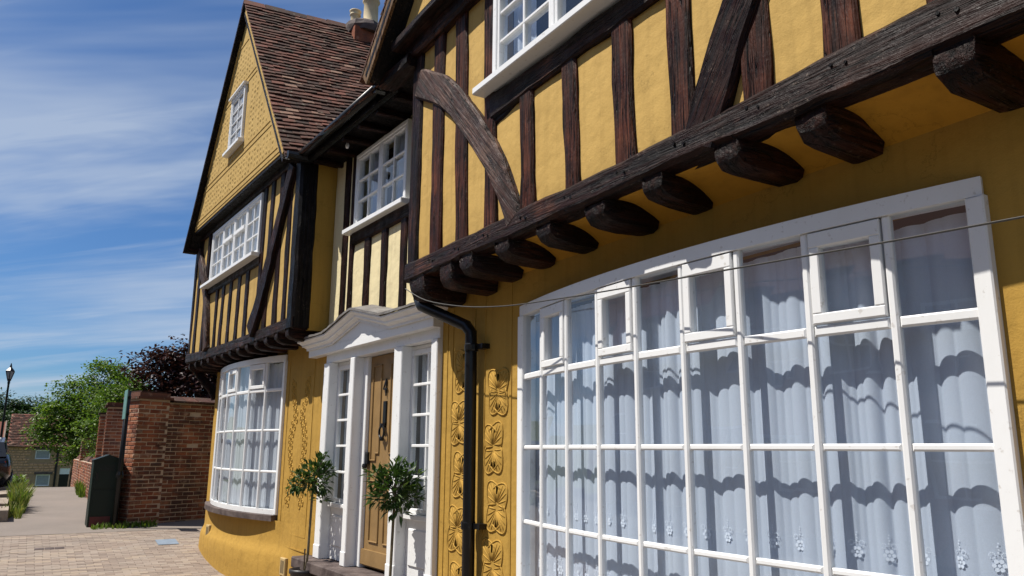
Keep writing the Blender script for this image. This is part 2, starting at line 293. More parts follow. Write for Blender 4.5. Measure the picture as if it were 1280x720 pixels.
        for a in tuple(ops)+((x0, x1, z0, z1),):
            X0, X1, Z0, Z1 = a
            s.add([(X0, y0, Z0), (X1, y0, Z0), (X1, y0, Z1), (X0, y0, Z1), (X0, y1, Z0), (X1, y1, Z0), (X1, y1, Z1), (X0, y1, Z1)], [(0, 4, 5, 1), (1, 5, 6, 2), (2, 6, 7, 3), (3, 7, 4, 0)])
        return s

WM = {}
I4 = Matrix.Identity(4)
def fin(o, parent, F):
    COL.objects.link(o); WM[o.name] = F
    if parent is not None: o.parent = parent; o.matrix_parent_inverse = WM[parent.name].inverted() @ F
    else: o.matrix_world = F
    return o
def build(name, mb, mat, parent=None, F=I4, smooth=False):
    me = bpy.data.meshes.new(name); me.from_pydata(mb.v, [], mb.f); me.update()
    me.materials.append(MT[mat])
    if smooth or mat in ('tx', 'ty', 'tz', 'tstud', 'tbr', 'brace', 'black_timber', 'bargeboard'):
        me.polygons.foreach_set('use_smooth', [True]*len(me.polygons))
        if not smooth: me.set_sharp_from_angle(angle=RAD(38))
    return fin(bpy.data.objects.new(name, me), parent, F)
def thing(name, label, cat, F=I4, group=None):
    o = bpy.data.objects.new(name, None); o.empty_display_size = 0.3; COL.objects.link(o); o.matrix_world = F; WM[o.name] = F
    return tag(o, label, cat, group)
def tag(o, label, cat, group=None):
    o['label'] = label; o['category'] = cat
    if group: o['group'] = group
    return o
def structure(o): o['kind'] = 'structure'; return o
def stuff(o): o['kind'] = 'stuff'; return o
def timber(name, parent, F, pts, w, d, ax=(0, 1, 0), mat='tz', wob=0.008, sub=6):
    return build(name, MB().sweep(pts, w, d, ax, wob, n_sub=sub), mat, parent, F)
TH = RAD(3.17)
FL = Matrix.Translation((-6.0, 3.0, 0)) @ Matrix.Rotation(TH, 4, 'Z')
def L2W(p): return FL @ Vector(p)

# ------------------------------------------------------------------ ground
GP = [(-400, 14), (-220, 9), (-150, 3), (-110, -2), (-80, -4.2), (-60, -3.2), (-45, -1.4), (-34, 0.15), (-28, 0.42), (-24, 0.42), (-20, 0.33), (-16, 0.24), (-14.2, 0.18), (-13, 0.07), (-11.5, -0.04), (-10, -0.10), (-6, -0.12), (30, -0.12), (400, -0.12)]
def zg(x):
    for (a, za), (b, zb) in zip(GP[:-1], GP[1:]):
        if x <= b: return za+(zb-za)*(x-a)/(b-a)
    return GP[-1][1]
def sheet(name, xs, ys, dz, mat, kind=None):
    mb = MB(); mb.v = [(x, y, zg(x)+dz) for x in xs for y in ys]; ny = len(ys)
    mb.f = [(i*ny+j, (i+1)*ny+j, (i+1)*ny+j+1, i*ny+j+1) for i in range(len(xs)-1) for j in range(ny-1)]
    return structure(build(name, mb, mat))
GX = [p[0] for p in GP]
sheet('ground', GX, [-400, -30, 0, 30, 400], -0.06, 'ground')
sheet('road', [-60, -45]+[-34, -28, -24, -20, -16, -14.2, -13, -11.5, -10, -6, 14], [-12, -6, -0.75], -0.05, 'asphalt')
sheet('footpath', [-34, -28, -24, -20, -16, -15.2], [-0.55, 0.5, 1.5, 4.5], 0.0, 'tarmac')
pav = sheet('pavement', [-15.2, -14.2, -13, -11.5, -10, -6, 14], [-0.75, 0.5, 1.5, 4.6], -0.006, 'sand')
mb = MB(); rr = random.Random(3)
x = -15.15; row = 0
while x < -6.5:
    y = -0.7+(0.1 if row % 2 else 0.0)
    while y < 3.1:
        a = 0.0028; h = rr.uniform(-0.002, 0.002); z0 = zg(x+a)+h; z1 = zg(x+0.1-a)+h; ye = y+0.2-a
        mb.add([(x+a, y+a, z0-0.02), (x+0.1-a, y+a, z1-0.02), (x+0.1-a, ye, z1-0.02), (x+a, ye, z0-0.02), (x+a, y+a, z0+0.002), (x+0.1-a, y+a, z1+0.002), (x+0.1-a, ye, z1+0.002), (x+a, ye, z0+0.002)],
               [(4, 5, 6, 7), (0, 1, 5, 4), (1, 2, 6, 5), (2, 3, 7, 6), (3, 0, 4, 7)]); y += 0.2
    x += 0.1; row += 1
stuff(build('paving_bricks', mb, 'paver', pav))
mb = MB(); mb.box(-13.55, -13.2, 2.02, 2.22, 0.09, 0.122); co = build('inspection_cover', MB().prism([(-14.0, 0), (-13.6, 0), (-13.6, 0.012), (-14.0, 0.012)], 1.95, 2.25), 'blue_cover')
for v in co.data.vertices: v.co.z += zg(v.co.x)
tag(co, 'small blue-grey inspection cover set in the brick paving beside the yellow wall', 'inspection cover')
mb = MB()
for k in range(3): mb.box(-13.82, -13.70, 0.30+k*0.13, 0.42+k*0.13, 0.0, 0.008)
co = build('drain_grating', mb, 'step')
for v in co.data.vertices: v.co.z += zg(v.co.x)
tag(co, 'small dark drain grating in the middle of the brick paving', 'drain')

# ------------------------------------------------------------------ window builders
def flat_window(parent, F, x0, x1, z0, z1, y, lights, rows, cols=2, name='window', sill=0.07, sillx=0.1, hood=False, fw=0.05, bar=0.022, vents=(), blind=None, curtain_side=None, d=0.07):
    """casement window in a wall whose face is at y; frame stands slightly proud"""
    yf = y-0.02; mb = MB()
    mb.cbox(x0, x1, yf, yf+d, z1-fw, z1); mb.cbox(x0, x1, yf, yf+d, z0, z0+fw*0.8); mb.cbox(x0, x0+fw, yf, yf+d, z0+fw*0.8, z1-fw); mb.cbox(x1-fw, x1, yf, yf+d, z0+fw*0.8, z1-fw)
    w = build(name, mb, 'white', parent, F)
    build('sill', MB().cbox(x0-sillx, x1+sillx*0.6, yf-sill, yf+d, z0-0.055, z0-0.003), 'white', w, F)
    if hood: build('hood_mould', MB().cbox(x0-0.04, x1+0.04, yf-0.035, yf+d, z1+0.002, z1+0.035), 'white', w, F)
    lw = (x1-x0-2*fw)/lights
    for i in range(lights):
        a = x0+fw+lw*i; b = a+lw
        if i: build('mullion', MB().cbox(a-0.022, a+0.022, yf+0.004, yf+d, z0+fw*0.8, z1-fw), 'white', w, F); a += 0.022
        if i < lights-1: b -= 0.022
        zb = z0+fw*0.8; zt = z1-fw; cf = 0.028
        mc = MB(); mc.cbox(a, b, yf+0.010, yf+d-0.01, zb, zb+cf, 0.004); mc.cbox(a, b, yf+0.010, yf+d-0.01, zt-cf, zt, 0.004); mc.cbox(a, a+cf, yf+0.010, yf+d-0.01, zb+cf, zt-cf, 0.004); mc.cbox(b-cf, b, yf+0.010, yf+d-0.01, zb+cf, zt-cf, 0.004)
        build('casement_frame', mc, 'white', w, F)
        a += cf; b -= cf; zb += cf; zt -= cf; rh = (zt-zb)/rows; cw = (b-a)/cols
        for r in range(1, rows):
            z = zb+rh*r; hb = bar/2; pj = 0.016
            if i in vents and r == rows-1: hb = 0.03; pj = -0.012
            build('glazing_bar', MB().cbox(a, b, yf+pj, yf+d-0.015, z-hb, z+hb, 0.004), 'white', w, F)
        for c in range(1, cols):
            xx = a+cw*c; build('glazing_bar', MB().cbox(xx-bar/2, xx+bar/2, yf+0.018, yf+d-0.015, zb, zt, 0.004), 'white', w, F)
        for r in range(rows):
            for c in range(cols):
                t = random.uniform(-0.004, 0.004); t2 = random.uniform(-0.004, 0.004)
                X0, X1, Z0, Z1 = a+cw*c+bar/2, a+cw*(c+1)-bar/2, zb+rh*r+bar/2, zb+rh*(r+1)-bar/2; yy = yf+0.035
                g = MB(); g.add([(X0, yy+t, Z0), (X1, yy+t2, Z0), (X1, yy+t2-t, Z1), (X0, yy, Z1)], [(0, 1, 2, 3)]); build('pane', g, 'glass', w, F)
    if curtain_side:
        for (ca, cb, mt) in curtain_side:
            n = max(8, int((cb-ca)/0.02)); g = MB()
            for k in range(n+1):
                xx = ca+(cb-ca)*k/n; yy = y+0.12+0.018*math.sin(xx*48+1.3*math.sin(xx*13)); g.v += [(xx, yy, z0), (xx, yy*1.0, z1)]
            g.f = [(2*k, 2*k+2, 2*k+3, 2*k+1) for k in range(n)]
            o = build('curtain', g, mt, w, F, True)
    return w

def bow_window(parent, F, x0, x1, yw, sag, ztop, bars, zbot, ncols, casecols, name='bow_window', tilt=0.0, sill_mat='white', sill_d=0.05):
    ch = x1-x0; R = ((ch/2)**2+sag**2)/(2*sag); cx = (x0+x1)/2; cy = yw-sag+R; amax = math.asin(ch/2/R)
    P = [(cx+R*math.sin(-amax+2*amax*i/ncols), cy-R*math.cos(-amax+2*amax*i/ncols)) for i in range(ncols+1)]
    tz = lambda x: tilt*(x1-x)/ch
    def ring(offs_out, offs_in, za, zb, n=24):
        g = MB(); o = 0
        for i in range(n+1):
            a = -amax+2*amax*i/n
            for off in (offs_out, offs_in):
                X = cx+(R+off)*math.sin(a); Y = cy-(R+off)*math.cos(a)
                g.v += [(X, Y, za+tz(X)), (X, Y, zb+tz(X))]
        for i in range(n):
            q = i*4; p = q+4; g.f += [(q, p, p+1, q+1), (q+2, q+3, p+3, p+2), (q+1, p+1, p+3, q+3), (q, q+2, p+2, p)]
        g.f += [(0, 1, 3, 2), (n*4, n*4+2, n*4+3, n*4+1)]; return g
    w = build(name, ring(0.022, -0.07, ztop-0.075, ztop), 'white', parent, F)
    build('sill', ring(sill_d, -0.08, zbot-0.07, zbot-0.002), sill_mat, w, F)
    build('bottom_rail', ring(0.012, -0.07, zbot, zbot+0.06), 'white', w, F)
    g = MB(); n = 24                                                # flat cover over the bow
    top = [(cx+(R-0.03)*math.sin(-amax+2*amax*i/n), cy-(R-0.03)*math.cos(-amax+2*amax*i/n)) for i in range(n+1)]
    for i in range(n):
        (a, b), (c, d2) = top[i], top[i+1]
        for z in (ztop-0.012, zbot-0.04): g.add([(a, b, z+tz(a)), (c, d2, z+tz(c)), (c, yw+0.16, z+tz(c)), (a, yw+0.16, z+tz(a))], [(0, 1, 2, 3)])
    build('bow_cover', g, 'white', w, F)
    for k, xx in enumerate((x0, x1)):                               # jambs against the wall
        sg = 1 if k == 0 else -1
        build('jamb', MB().cbox(min(xx-0.012*sg, xx+0.058*sg), max(xx-0.012*sg, xx+0.058*sg), yw-0.035, yw+0.08, zbot+tz(xx)+0.002, ztop+tz(xx)-0.076), 'white', w, F)
    def seg(i, a0, a1, za, zb, o0, o1, nm, mt, cham=0.005):
        """box piece in column i between fractions a0..a1, heights za..zb, offsets o0 (out) to o1 (in)"""
        (ax_, ay_), (bx_, by_) = P[i], P[i+1]; u = Vector((bx_-ax_, by_-ay_, 0)); nrm = Vector((u.y, -u.x, 0)).normalized()
        p = Vector((ax_, ay_, 0)); g = MB(); Ln = u.length; u.normalize()
        g.cbox(a0, (a1 if a1 > 0 else Ln+a1), -o0, -o1, za, zb, cham)
        g.v = [tuple(p+u*v[0]-nrm*v[1]+Vector((0, 0, v[2]+tz(p.x+u.x*v[0])))) for v in g.v]
        return build(nm, g, mt, w, F)
    for i in range(1, ncols):
        (px, py) = P[i]; a = -amax+2*amax*i/ncols; u = Vector((math.cos(a), math.sin(a), 0)); nrm = Vector((math.sin(a), -math.cos(a), 0)); g = MB()
        g.cbox(-0.017, 0.017, -0.012, 0.026, zbot+0.058, ztop-0.074, 0.008); g.v = [tuple(Vector((px, py, 0))+u*v[0]-nrm*v[1]+Vector((0, 0, v[2]+tz(px)))) for v in g.v]
        build('mullion', g, 'white', w, F)
    rows = [ztop-0.075]+list(bars)+[zbot+0.06]
    for i in range(ncols):
        for k, zb in enumerate(bars):
            h = 0.022 if k == 0 else 0.015
            seg(i, 0.02, -0.02, zb-h, zb+h, 0.008, -0.014, 'glazing_bar', 'white', 0.008)
        for r in range(len(rows)-1):
            zt, zb = rows[r], rows[r+1]
            if r == 0 and i in casecols:
                c0 = 0.024; c1 = 0.046; zb2 = zb+0.03; zt2 = zt-0.006
                (ax_, ay_), (bx_, by_) = P[i], P[i+1]; Ln = math.hypot(bx_-ax_, by_-ay_)
                for (a0, a1, q0, q1) in ((c0, Ln-c0, zb2, zb2+c1), (c0, Ln-c0, zt2-c1*1.5, zt2), (c0, c0+c1, zb2+c1, zt2-c1*1.5), (Ln-c0-c1, Ln-c0, zb2+c1, zt2-c1*1.5)): seg(i, a0, a1, q0, q1, 0.020, -0.03, 'casement_frame', 'white', 0.005)
            (ax_, ay_), (bx_, by_) = P[i], P[i+1]; g = MB(); dx, dy = (bx_-ax_), (by_-ay_); Ln = math.hypot(dx, dy); nx, ny = -dy/Ln*0.012, dx/Ln*0.012
            j = [random.uniform(-0.005, 0.005) for _ in range(4)]
            g.add([(ax_+nx, ay_+ny+j[0], zb+tz(ax_)), (bx_+nx, by_+ny+j[1], zb+tz(bx_)), (bx_+nx, by_+ny+j[2], zt+tz(bx_)), (ax_+nx, ay_+ny+j[3], zt+tz(ax_))], [(0, 1, 2, 3)])
            build('pane', g, 'glass', w, F)
    return w, (cx, cy, R, amax)

def bow_curtain(F, geo, off, za, zb, mat, label, amp=0.03, wl=34.0, inset=-0.014, seed=1, top_amp=0.55):
    cx, cy, R, amax = geo; n = 700; m = 12; g = MB(); rq = random.Random(seed); ph = [rq.uniform(0, 6) for _ in range(4)]
    def pt(t, s):
        a = -amax+inset+2*(amax-inset)*t; L = a*R
        x1 = L*wl*0.42+1.5*math.sin(L*4.3+ph[0])+0.6*math.sin(L*9.7+ph[3])+ph[1]; ff = 0.75*(2*abs(math.sin(x1))**0.8-1)+0.30*(2*abs(math.sin(L*wl*0.93+1.2*math.sin(L*6.1)+ph[2]))**0.7-1)+0.12*math.sin(L*5+0.6*s)
        am = amp*(top_amp+(1-top_amp)*min(1, s*1.6)); rr_ = R-off+am*ff
        return (cx+rr_*math.sin(a), cy-rr_*math.cos(a), zb+(za-zb)*s+0.008*math.sin(L*9) * s)
    for i in range(n+1):
        for j in range(m+1): g.v.append(pt(i/n, j/m))
    for i in range(n):
        for j in range(m): q = i*(m+1)+j; g.f.append((q, q+1, q+m+2, q+m+1))
    o = build('net_curtain', g, mat, None, F, True); tag(o, label, 'curtain'); return o, pt

# ------------------------------------------------------------------ roof helper
def tiled_slope(parent, F, a0, a1, b0, b1, name='roof', tw=0.165, gauge=0.1, seed=1, thick=0.014):
    """a0->a1 ridge line, b0->b1 eave line (front to back); returns the roof board with its tiles as one child"""
    a0, a1, b0, b1 = map(Vector, (a0, a1, b0, b1)); nrm = (a1-a0).cross(b0-a0).normalized()
    if nrm.z < 0: nrm = -nrm
    g = MB(); g.add([a0-nrm*0.075, a1-nrm*0.075, b1-nrm*0.075, b0-nrm*0.075, a0-nrm*0.12, a1-nrm*0.12, b1-nrm*0.12, b0-nrm*0.12], [(0, 1, 2, 3), (7, 6, 5, 4), (0, 3, 7, 4), (1, 5, 6, 2), (3, 2, 6, 7), (0, 4, 5, 1)])
    rf = build(name, g, 'black_timber', parent, F)
    nc = int((b0-a0).length/gauge); nt_ = int((a1-a0).length/tw); g = MB(); rq = random.Random(seed)
    sag = lambda u, v: nrm*(-0.035*math.sin(math.pi*min(u*1.3, 1))*math.sin(math.pi*v)+0.012*noise.noise(Vector((u*5, v*6, seed))))
    for r in range(nc+1):
        v0 = r/nc; v1 = min((r+1.55)/nc, 1.02)
        for t in range(-1, nt_+1):
            u0 = (t+(0.5 if r % 2 else 0))/nt_; u1 = u0+0.97/nt_
            u0 = max(u0, 0.0); u1 = min(u1, 1.0)
            if u1-u0 < 0.2/nt_: continue
            P = lambda u, v: a0.lerp(a1, u).lerp(b0.lerp(b1, u), v)+sag(u, v)
            dn = rq.uniform(-0.004, 0.006); dv = rq.uniform(-0.15, 0.15)/nc; lo = thick*1.5+dn+rq.uniform(0, 0.006); tl = rq.uniform(-0.004, 0.004)
            if rq.random() < 0.02: dv += 0.3/nc
            A, B, C, D = P(u0, v0)-nrm*0.002, P(u1, v0)-nrm*0.002, P(u1, v1+dv)+nrm*(lo+tl), P(u0, v1+dv)+nrm*(lo-tl)
            h = nrm*thick
            g.add([A, B, C, D, A+h, B+h, C+h, D+h], [(4, 7, 6, 5), (3, 2, 6, 7), (0, 3, 7, 4), (1, 5, 6, 2), (0, 1, 2, 3)])
    stuff(build('roof_tiles', g, 'tile', rf, F))
    return rf

def panel(parent, F, xb0, xb1, xt0, xt1, z0, z1, y, mat, zb1=None, zt1=None):
    """infill panel with a hand-floated face: xb/xt = left/right at bottom/top"""
    nx, nz = 4, 8; g = MB(); se = random.uniform(0, 99); zb1 = z0 if zb1 is None else zb1; zt1 = z1 if zt1 is None else zt1
    for j in range(nz+1):
        for i in range(nx+1):
            u, v = i/nx, j/nz; xa = xb0+(xt0-xb0)*v; xc = xb1+(xt1-xb1)*v
            za = z0+(zb1-z0)*u; zc = z1+(zt1-z1)*u
            ed = min(u, 1-u, v, 1-v); yy = y-0.006*min(1, ed*6)+0.006*noise.noise(Vector((u*2, v*4, se)))
            g.v.append((xa+(xc-xa)*u, yy, za+(zc-za)*v))
    for j in range(nz):
        for i in range(nx): q = j*(nx+1)+i; g.f.append((q, q+1, q+nx+2, q+nx+1))
    return build('plaster_panel', g, mat, parent, F, True)

# ================================================================== RIGHT HOUSE (near, jettied, world frame)
HR = thing('jettied_house', 'nearest timber-framed house with mustard plaster, jettied upper floor and wide bow window', 'house', Matrix.Translation((-2.5, 3.0, -0.1)))
BX0, BX1, BZT, BZB = -4.74, -1.46, 2.64, 0.63
build('ground_floor_wall', MB().wall(-6.0, 2.5, -0.3, 3.05, 3.0, 3.22, [(BX0, BX1, BZB-0.05, BZT-0.01)]), 'ochre', HR)
g = MB(); g.box(-5.9, 2.5, 7.0, 7.2, -0.3, 5.2); g.box(2.3, 2.5, 3.23, 7.0, -0.3, 5.2); g.box(-5.9, -5.72, 3.23, 7.0, -0.3, 5.2); g.box(-5.7, 2.3, 3.23, 7.0, -0.3, -0.1); g.box(-5.7, 2.3, 3.23, 7.0, 2.9, 3.0)
build('inner_wall', g, 'room', HR)
# bow window
bw, bgeo = bow_window(HR, I4, BX0, BX1, 3.0, 0.175, BZT, (2.12, 1.627, 1.128), BZB, 9, (1, 3, 5, 7), name='bow_window')
cur, cpt = bow_curtain(I4, bgeo, 0.105, 2.535, 0.66, 'net', 'sheer blue-white net curtain with embroidered hem behind the wide near bow window', amp=0.016, wl=44, seed=4)
# embroidered flowers on the curtain
fl = MB()
def disc(g, c, u, v, r, n=7):
    o = len(g.v); g.v += [tuple(c+u*r*math.cos(2*math.pi*k/n)+v*r*math.sin(2*math.pi*k/n)) for k in range(n)]; g.f.append(tuple(o+k for k in range(n)))
def motif(t, s, sc):
    e = 0.002; p = Vector(cpt(t, s)); u = (Vector(cpt(t+e, s))-Vector(cpt(t-e, s))).normalized(); v = Vector((0, 0, 1)); nr = u.cross(v).normalized()
    if nr.y > 0: nr = -nr
    g = MB(); c = p+nr*0.004
    disc(g, c, u, v, 0.008*sc)
    for k in range(6): a = k*math.pi/3; disc(g, c+(u*math.cos(a)+v*math.sin(a))*0.021*sc, u, v, 0.0105*sc)
    for sg in (-1, 1):
        for k in range(9):
            a = k*0.65; disc(g, c+u*sg*(0.026+0.013*math.cos(a))*sc+v*(0.046+0.013*math.sin(a))*sc, u, v, 0.0035*sc, 5)
    for k in range(4): disc(g, c+v*(0.058+0.014*k)*sc+u*0.004*(k % 2)*sc, u, v, 0.0045*sc, 5)
    return g
for k in range(26): build('embroidered_flower', motif(0.028+0.945*k/25, (1.205-0.66)/(2.535-0.66), 0.78), 'embroidery', cur)
for k in range(30): build('embroidered_flower', motif(0.028+0.945*k/29, (0.86-0.66)/(2.535-0.66), 1.0), 'embroidery', cur)
# jetty: bressummer, joists, coved soffit
timber('bressummer', HR, I4, [(-5.93, 2.65, 3.068), (-4.4, 2.65, 3.066), (-2.7, 2.65, 3.075), (-1.4, 2.65, 3.09), (2.5, 2.65, 3.09)], [0.175, 0.16, 0.165, 0.205, 0.205], 0.16, mat='tx', wob=0.009, sub=9)
def joist(parent, F, xc, w, yf, yb, zt, h, rot=0.0):
    prof = [(yf+0.01, zt), (yf, zt-h*0.30), (yf+0.008, zt-h*0.62), (yf+0.04, zt-h*0.88), (yf+0.10, zt-h), (yf+0.22, zt-h*1.04), (yb, zt-h*1.04)]
    g = MB(); q = 7
    for (y, z) in prof:
        pass
    ys = [p[0] for p in prof]; n = len(prof); rq = random.Random(xc)
    for ip, (y, zb) in enumerate(prof):
        hh = zt+0.02-zb; wf = (0.84, 0.84, 0.88, 0.95, 1.0, 1.0, 1.0)[ip]
        for a, b in ((-0.5, 1), (-0.5, 0.35), (-0.42, 0.06), (-0.2, 0.0), (0.2, 0.0), (0.42, 0.06), (0.5, 0.35), (0.5, 1)):
            g.v.append((xc+w*a*wf+rq.uniform(-.006, .006)+(y-yf)*rot, y+rq.uniform(-.004, .004), zb+hh*b+rq.uniform(-.005, .005)))
    for i in range(n-1):
        for k in range(7): g.f.append((i*8+k, i*8+k+1, (i+1)*8+k+1, (i+1)*8+k))
    g.f.append(tuple(range(7, -1, -1))); g.f.append(tuple((n-1)*8+k for k in range(8)))
    return build('joist', g, 'ty', parent, F)
for (xa, xb, h) in ((-5.86, -5.52, 0.21), (-5.30, -5.05, 0.18), (-4.95, -4.72, 0.15), (-4.46, -4.25, 0.135), (-3.97, -3.77, 0.13), (-3.46, -3.26, 0.13), (-2.95, -2.77, 0.125), (-2.42, -2.245, 0.125), (-1.98, -1.815, 0.13), (-1.385, -1.20, 0.15), (-0.85, -0.66, 0.14), (-0.3, -0.12, 0.14), (0.3, 0.48, 0.14)):
    joist(HR, I4, (xa+xb)/2+random.uniform(-.012, .012), (xb-xa)*random.uniform(0.9, 1.05), 2.585+random.uniform(-.012, .015), 2.975, 2.985, h*random.uniform(0.84, 1.02), random.uniform(-0.10, 0.10))
g = MB(); n = 10
for xx in (-5.92, 2.5):
    for k in range(n+1):
        a = k/n; g.v.append((xx, 2.68+0.325*a, 2.992-0.105*a**2.2))
g.f = [(k, k+1, n+2+k, n+1+k) for k in range(n)]
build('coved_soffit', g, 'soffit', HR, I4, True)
build('jetty_floor', MB().box(-5.9, 2.5, 2.74, 3.3, 3.03, 3.1), 'room', HR)
# upper floor: backing, panels, studs, rails
UX0, UX1, UZ0, UZ1 = -4.51, -2.98, 4.2, 5.04
build('upper_wall', MB().wall(-5.9, 2.5, 3.1, 5.2, 2.66, 2.76, [(UX0, UX1, UZ0, UZ1)]), 'yellow', HR)
g = MB(); g.box(-5.92, -5.84, 2.77, 3.24, 3.1, 5.3); build('upper_side_wall', g, 'yellow', HR)
def bt(x): return 3.15+0.04*max(0, min(1, (x+3.2)/1.6))-0.012
STUDS = [  # xb, xt, w, ztop
    (-5.425, -5.447, 0.19, 5.05), (-4.985, -5.06, 0.175, 5.05), (-4.55, -4.60, 0.16, 5.05), (-4.065, -4.085, 0.165, 3.98), (-3.57, -3.60, 0.14, 3.98), (-3.08, -3.10, 0.165, 3.98),
    (-2.635, -2.665, 0.17, 5.05), (-2.17, -2.155, 0.165, 5.05), (-1.735, -1.745, 0.165, 5.05), (-1.30, -1.32, 0.17, 5.05), (-0.85, -0.87, 0.17, 5.05), (-0.4, -0.41, 0.17, 5.05), (0.05, 0.03, 0.17, 5.05), (0.5, 0.5, 0.17, 5.05)]
timber('corner_post', HR, I4, [(-5.862, 2.66, 3.14), (-5.868, 2.66, 5.15)], 0.19, 0.13, mat='tz', wob=0.007, sub=12)
allx = [(-5.86, -5.86, 0.19, 5.05)]+STUDS
for (xb, xt, w, zt) in STUDS:
    timber('stud', HR, I4, [(xb, 2.645, bt(xb)-0.01), (xt, 2.645, zt)], [w, w*random.uniform(0.92, 1.06)], 0.10, mat='tstud', wob=0.008, sub=10)
for a, b in zip(allx[:-1], allx[1:]):
    mid = (a[0]+b[0])/2
    if -4.6 < mid < -2.7:
        panel(HR, I4, a[0], b[0], (a[1] if a[3] < 4.5 else a[0]+(a[1]-a[0])*0.43), (b[1] if b[3] < 4.5 else b[0]+(b[1]-b[0])*0.43), bt(a[0]), 3.97, 2.625, 'yellow', bt(b[0]), 3.97)
    else:
        panel(HR, I4, a[0], b[0], a[1], b[1], bt(a[0]), 5.05, 2.625, 'yellow', bt(b[0]), 5.05)
for sx0, sx1 in ((-2.90, -2.70),): panel(HR, I4, -2.98, -2.6, -2.98, -2.6, 4.1, 5.05, 2.628, 'yellow')
timber('window_rail', HR, I4, [(-4.53, 2.64, 4.04), (-3.9, 2.642, 4.035), (-3.3, 2.64, 4.045), (-2.66, 2.64, 4.05)], [0.20, 0.17, 0.16, 0.15], 0.115, mat='tx', wob=0.011, sub=5)
timber('window_rail', HR, I4, [(-4.50, 2.652, 3.945), (-4.35, 2.652, 3.955), (-4.2, 2.652, 3.965)], [0.11, 0.09, 0.04], 0.09, mat='tx', wob=0.008, sub=3)
timber('tie_beam', HR, I4, [(-6.0, 2.62, 5.13), (-3.5, 2.62, 5.12), (2.5, 2.62, 5.13)], 0.19, 0.16, mat='tx', wob=0.01, sub=10)
def arc(pts, n=6):
    """smooth polyline through pts"""
    P = [Vector(p) for p in pts]; out = []
    for i in range(len(P)-1):
        p0 = P[max(i-1, 0)]; p1 = P[i]; p2 = P[i+1]; p3 = P[min(i+2, len(P)-1)]
        for k in range(n):
            t = k/n; out.append(0.5*((2*p1)+(p2-p0)*t+(2*p0-5*p1+4*p2-p3)*t*t+(3*p1-p0-3*p2+p3)*t**3))
    out.append(P[-1]); return out
bp = arc([(-5.80, 2.635, 4.75), (-5.29, 2.635, 4.455), (-4.90, 2.635, 4.085), (-4.60, 2.635, 3.745), (-4.37, 2.635, 3.42), (-4.20, 2.635, 3.10)])
build('curved_brace', MB().sweep(bp, [0.27-0.09*k/(len(bp)-1) for k in range(len(bp))], 0.13, (0, 1, 0), 0.006), 'brace', HR)
bp = arc([(-2.52, 2.638, 3.04), (-2.31, 2.638, 3.5), (-2.10, 2.638, 3.85), (-1.8, 2.638, 4.3), (-1.5, 2.638, 4.7), (-1.2, 2.638, 5.04)])
build('straight_brace', MB().sweep(bp, 0.24, 0.13, (0, 1, 0), 0.009), 'tbr', HR)
for (xb, xt, w, zt) in STUDS:
    for (px_, pz_) in ((xb-0.03, bt(xb)-0.055), (xb+0.035, bt(xb)-0.075)):
        build('peg', MB().tube([(px_+random.uniform(-.01, .01), 2.60, pz_), (px_, 2.566-random.uniform(0, .004), pz_+random.uniform(-.004, .004))], random.uniform(0.007, 0.010), 7), 'black_timber', HR)
flat_window(HR, I4, UX0, UX1, UZ0, UZ1, 2.60, 2, 3, 2, 'upper_window', sill=0.09, sillx=0.13, fw=0.055, bar=0.024, curtain_side=[(UX0+0.08, UX0+0.36, 'net'), (UX1-0.3, UX1-0.05, 'net')], d=0.09)
# gable + roof
GA = (-2.6, 8.7)
build('gable', MB().prism([(-6.05, 5.24), (0.9, 5.24), GA], 2.5, 2.6), 'yellow', HR)
timber('gable_beam', HR, I4, [(-6.1, 2.53, 5.2), (0.9, 2.53, 5.2)], 0.08, 0.2, mat='tx', sub=10)
sl = (GA[1]+0.12-5.12)/(GA[0]+6.55)
rfl = tiled_slope(HR, I4, (GA[0], 2.34, GA[1]+0.12), (GA[0], 7.4, GA[1]+0.12), (-6.55, 2.34, 5.12), (-6.55, 7.4, 5.12), seed=11)
tiled_slope(HR, I4, (GA[0], 2.34, GA[1]+0.12), (GA[0], 7.4, GA[1]+0.12), (1.4, 2.34, 5.12), (1.4, 7.4, 5.12), seed=12, tw=0.3, gauge=0.2)
g = MB(); e = Vector((GA[0]+6.55, 0, GA[1]+0.12-5.12)).normalized()
build('bargeboard', MB().sweep([(-6.52, 2.36, 5.02), (GA[0], 2.36, GA[1])], 0.17, 0.035, (0, 1, 0), 0.004, n_sub=14), 'bargeboard', HR)
build('soffit_board', MB().sweep([(-6.45, 2.55, 4.99), (GA[0], 2.55, GA[1]-0.08)], 0.05, 0.36, (0, 1, 0), 0.002), 'black_timber', HR)
build('eaves_board', MB().box(-6.5, -5.9, 2.5, 7.2, 4.98, 5.03), 'black_timber', HR)
build('eaves_gutter', MB().tube([(-6.6, 2.48, 5.02), (-6.6, 7.2, 5.02)], 0.055, 8), 'black_iron', HR)
timber('purlin_end', HR, I4, [(-6.45, 2.55, 5.0), (-5.9, 2.6, 5.02)], 0.12, 0.18, mat='tx', sub=3)
# downpipe with brackets
pip = [(-6.0, 2.83, 4.9), (-6.0, 2.83, 3.05), (-5.95, 2.72, 2.86), (-5.84, 2.70, 2.785), (-5.76, 2.725, 2.75), (-5.50, 2.86, 2.62), (-5.42, 2.90, 2.58), (-5.375, 2.92, 2.52), (-5.37, 2.92, 2.4), (-5.355, 2.92, 1.2), (-5.345, 2.92, -0.12)]
dp = build('downpipe', MB().tube(pip, 0.048, 12), 'black_iron', HR, I4, True)
for z in (2.40, 1.05): build('pipe_bracket', MB().lathe([(0.053, -0.03), (0.056, -0.02), (0.056, 0.02), (0.053, 0.03)], (-5.362, 2.92, z), 12).box(-5.30, -5.21, 2.93, 3.0, z-0.02, z+0.02), 'black_iron', dp)
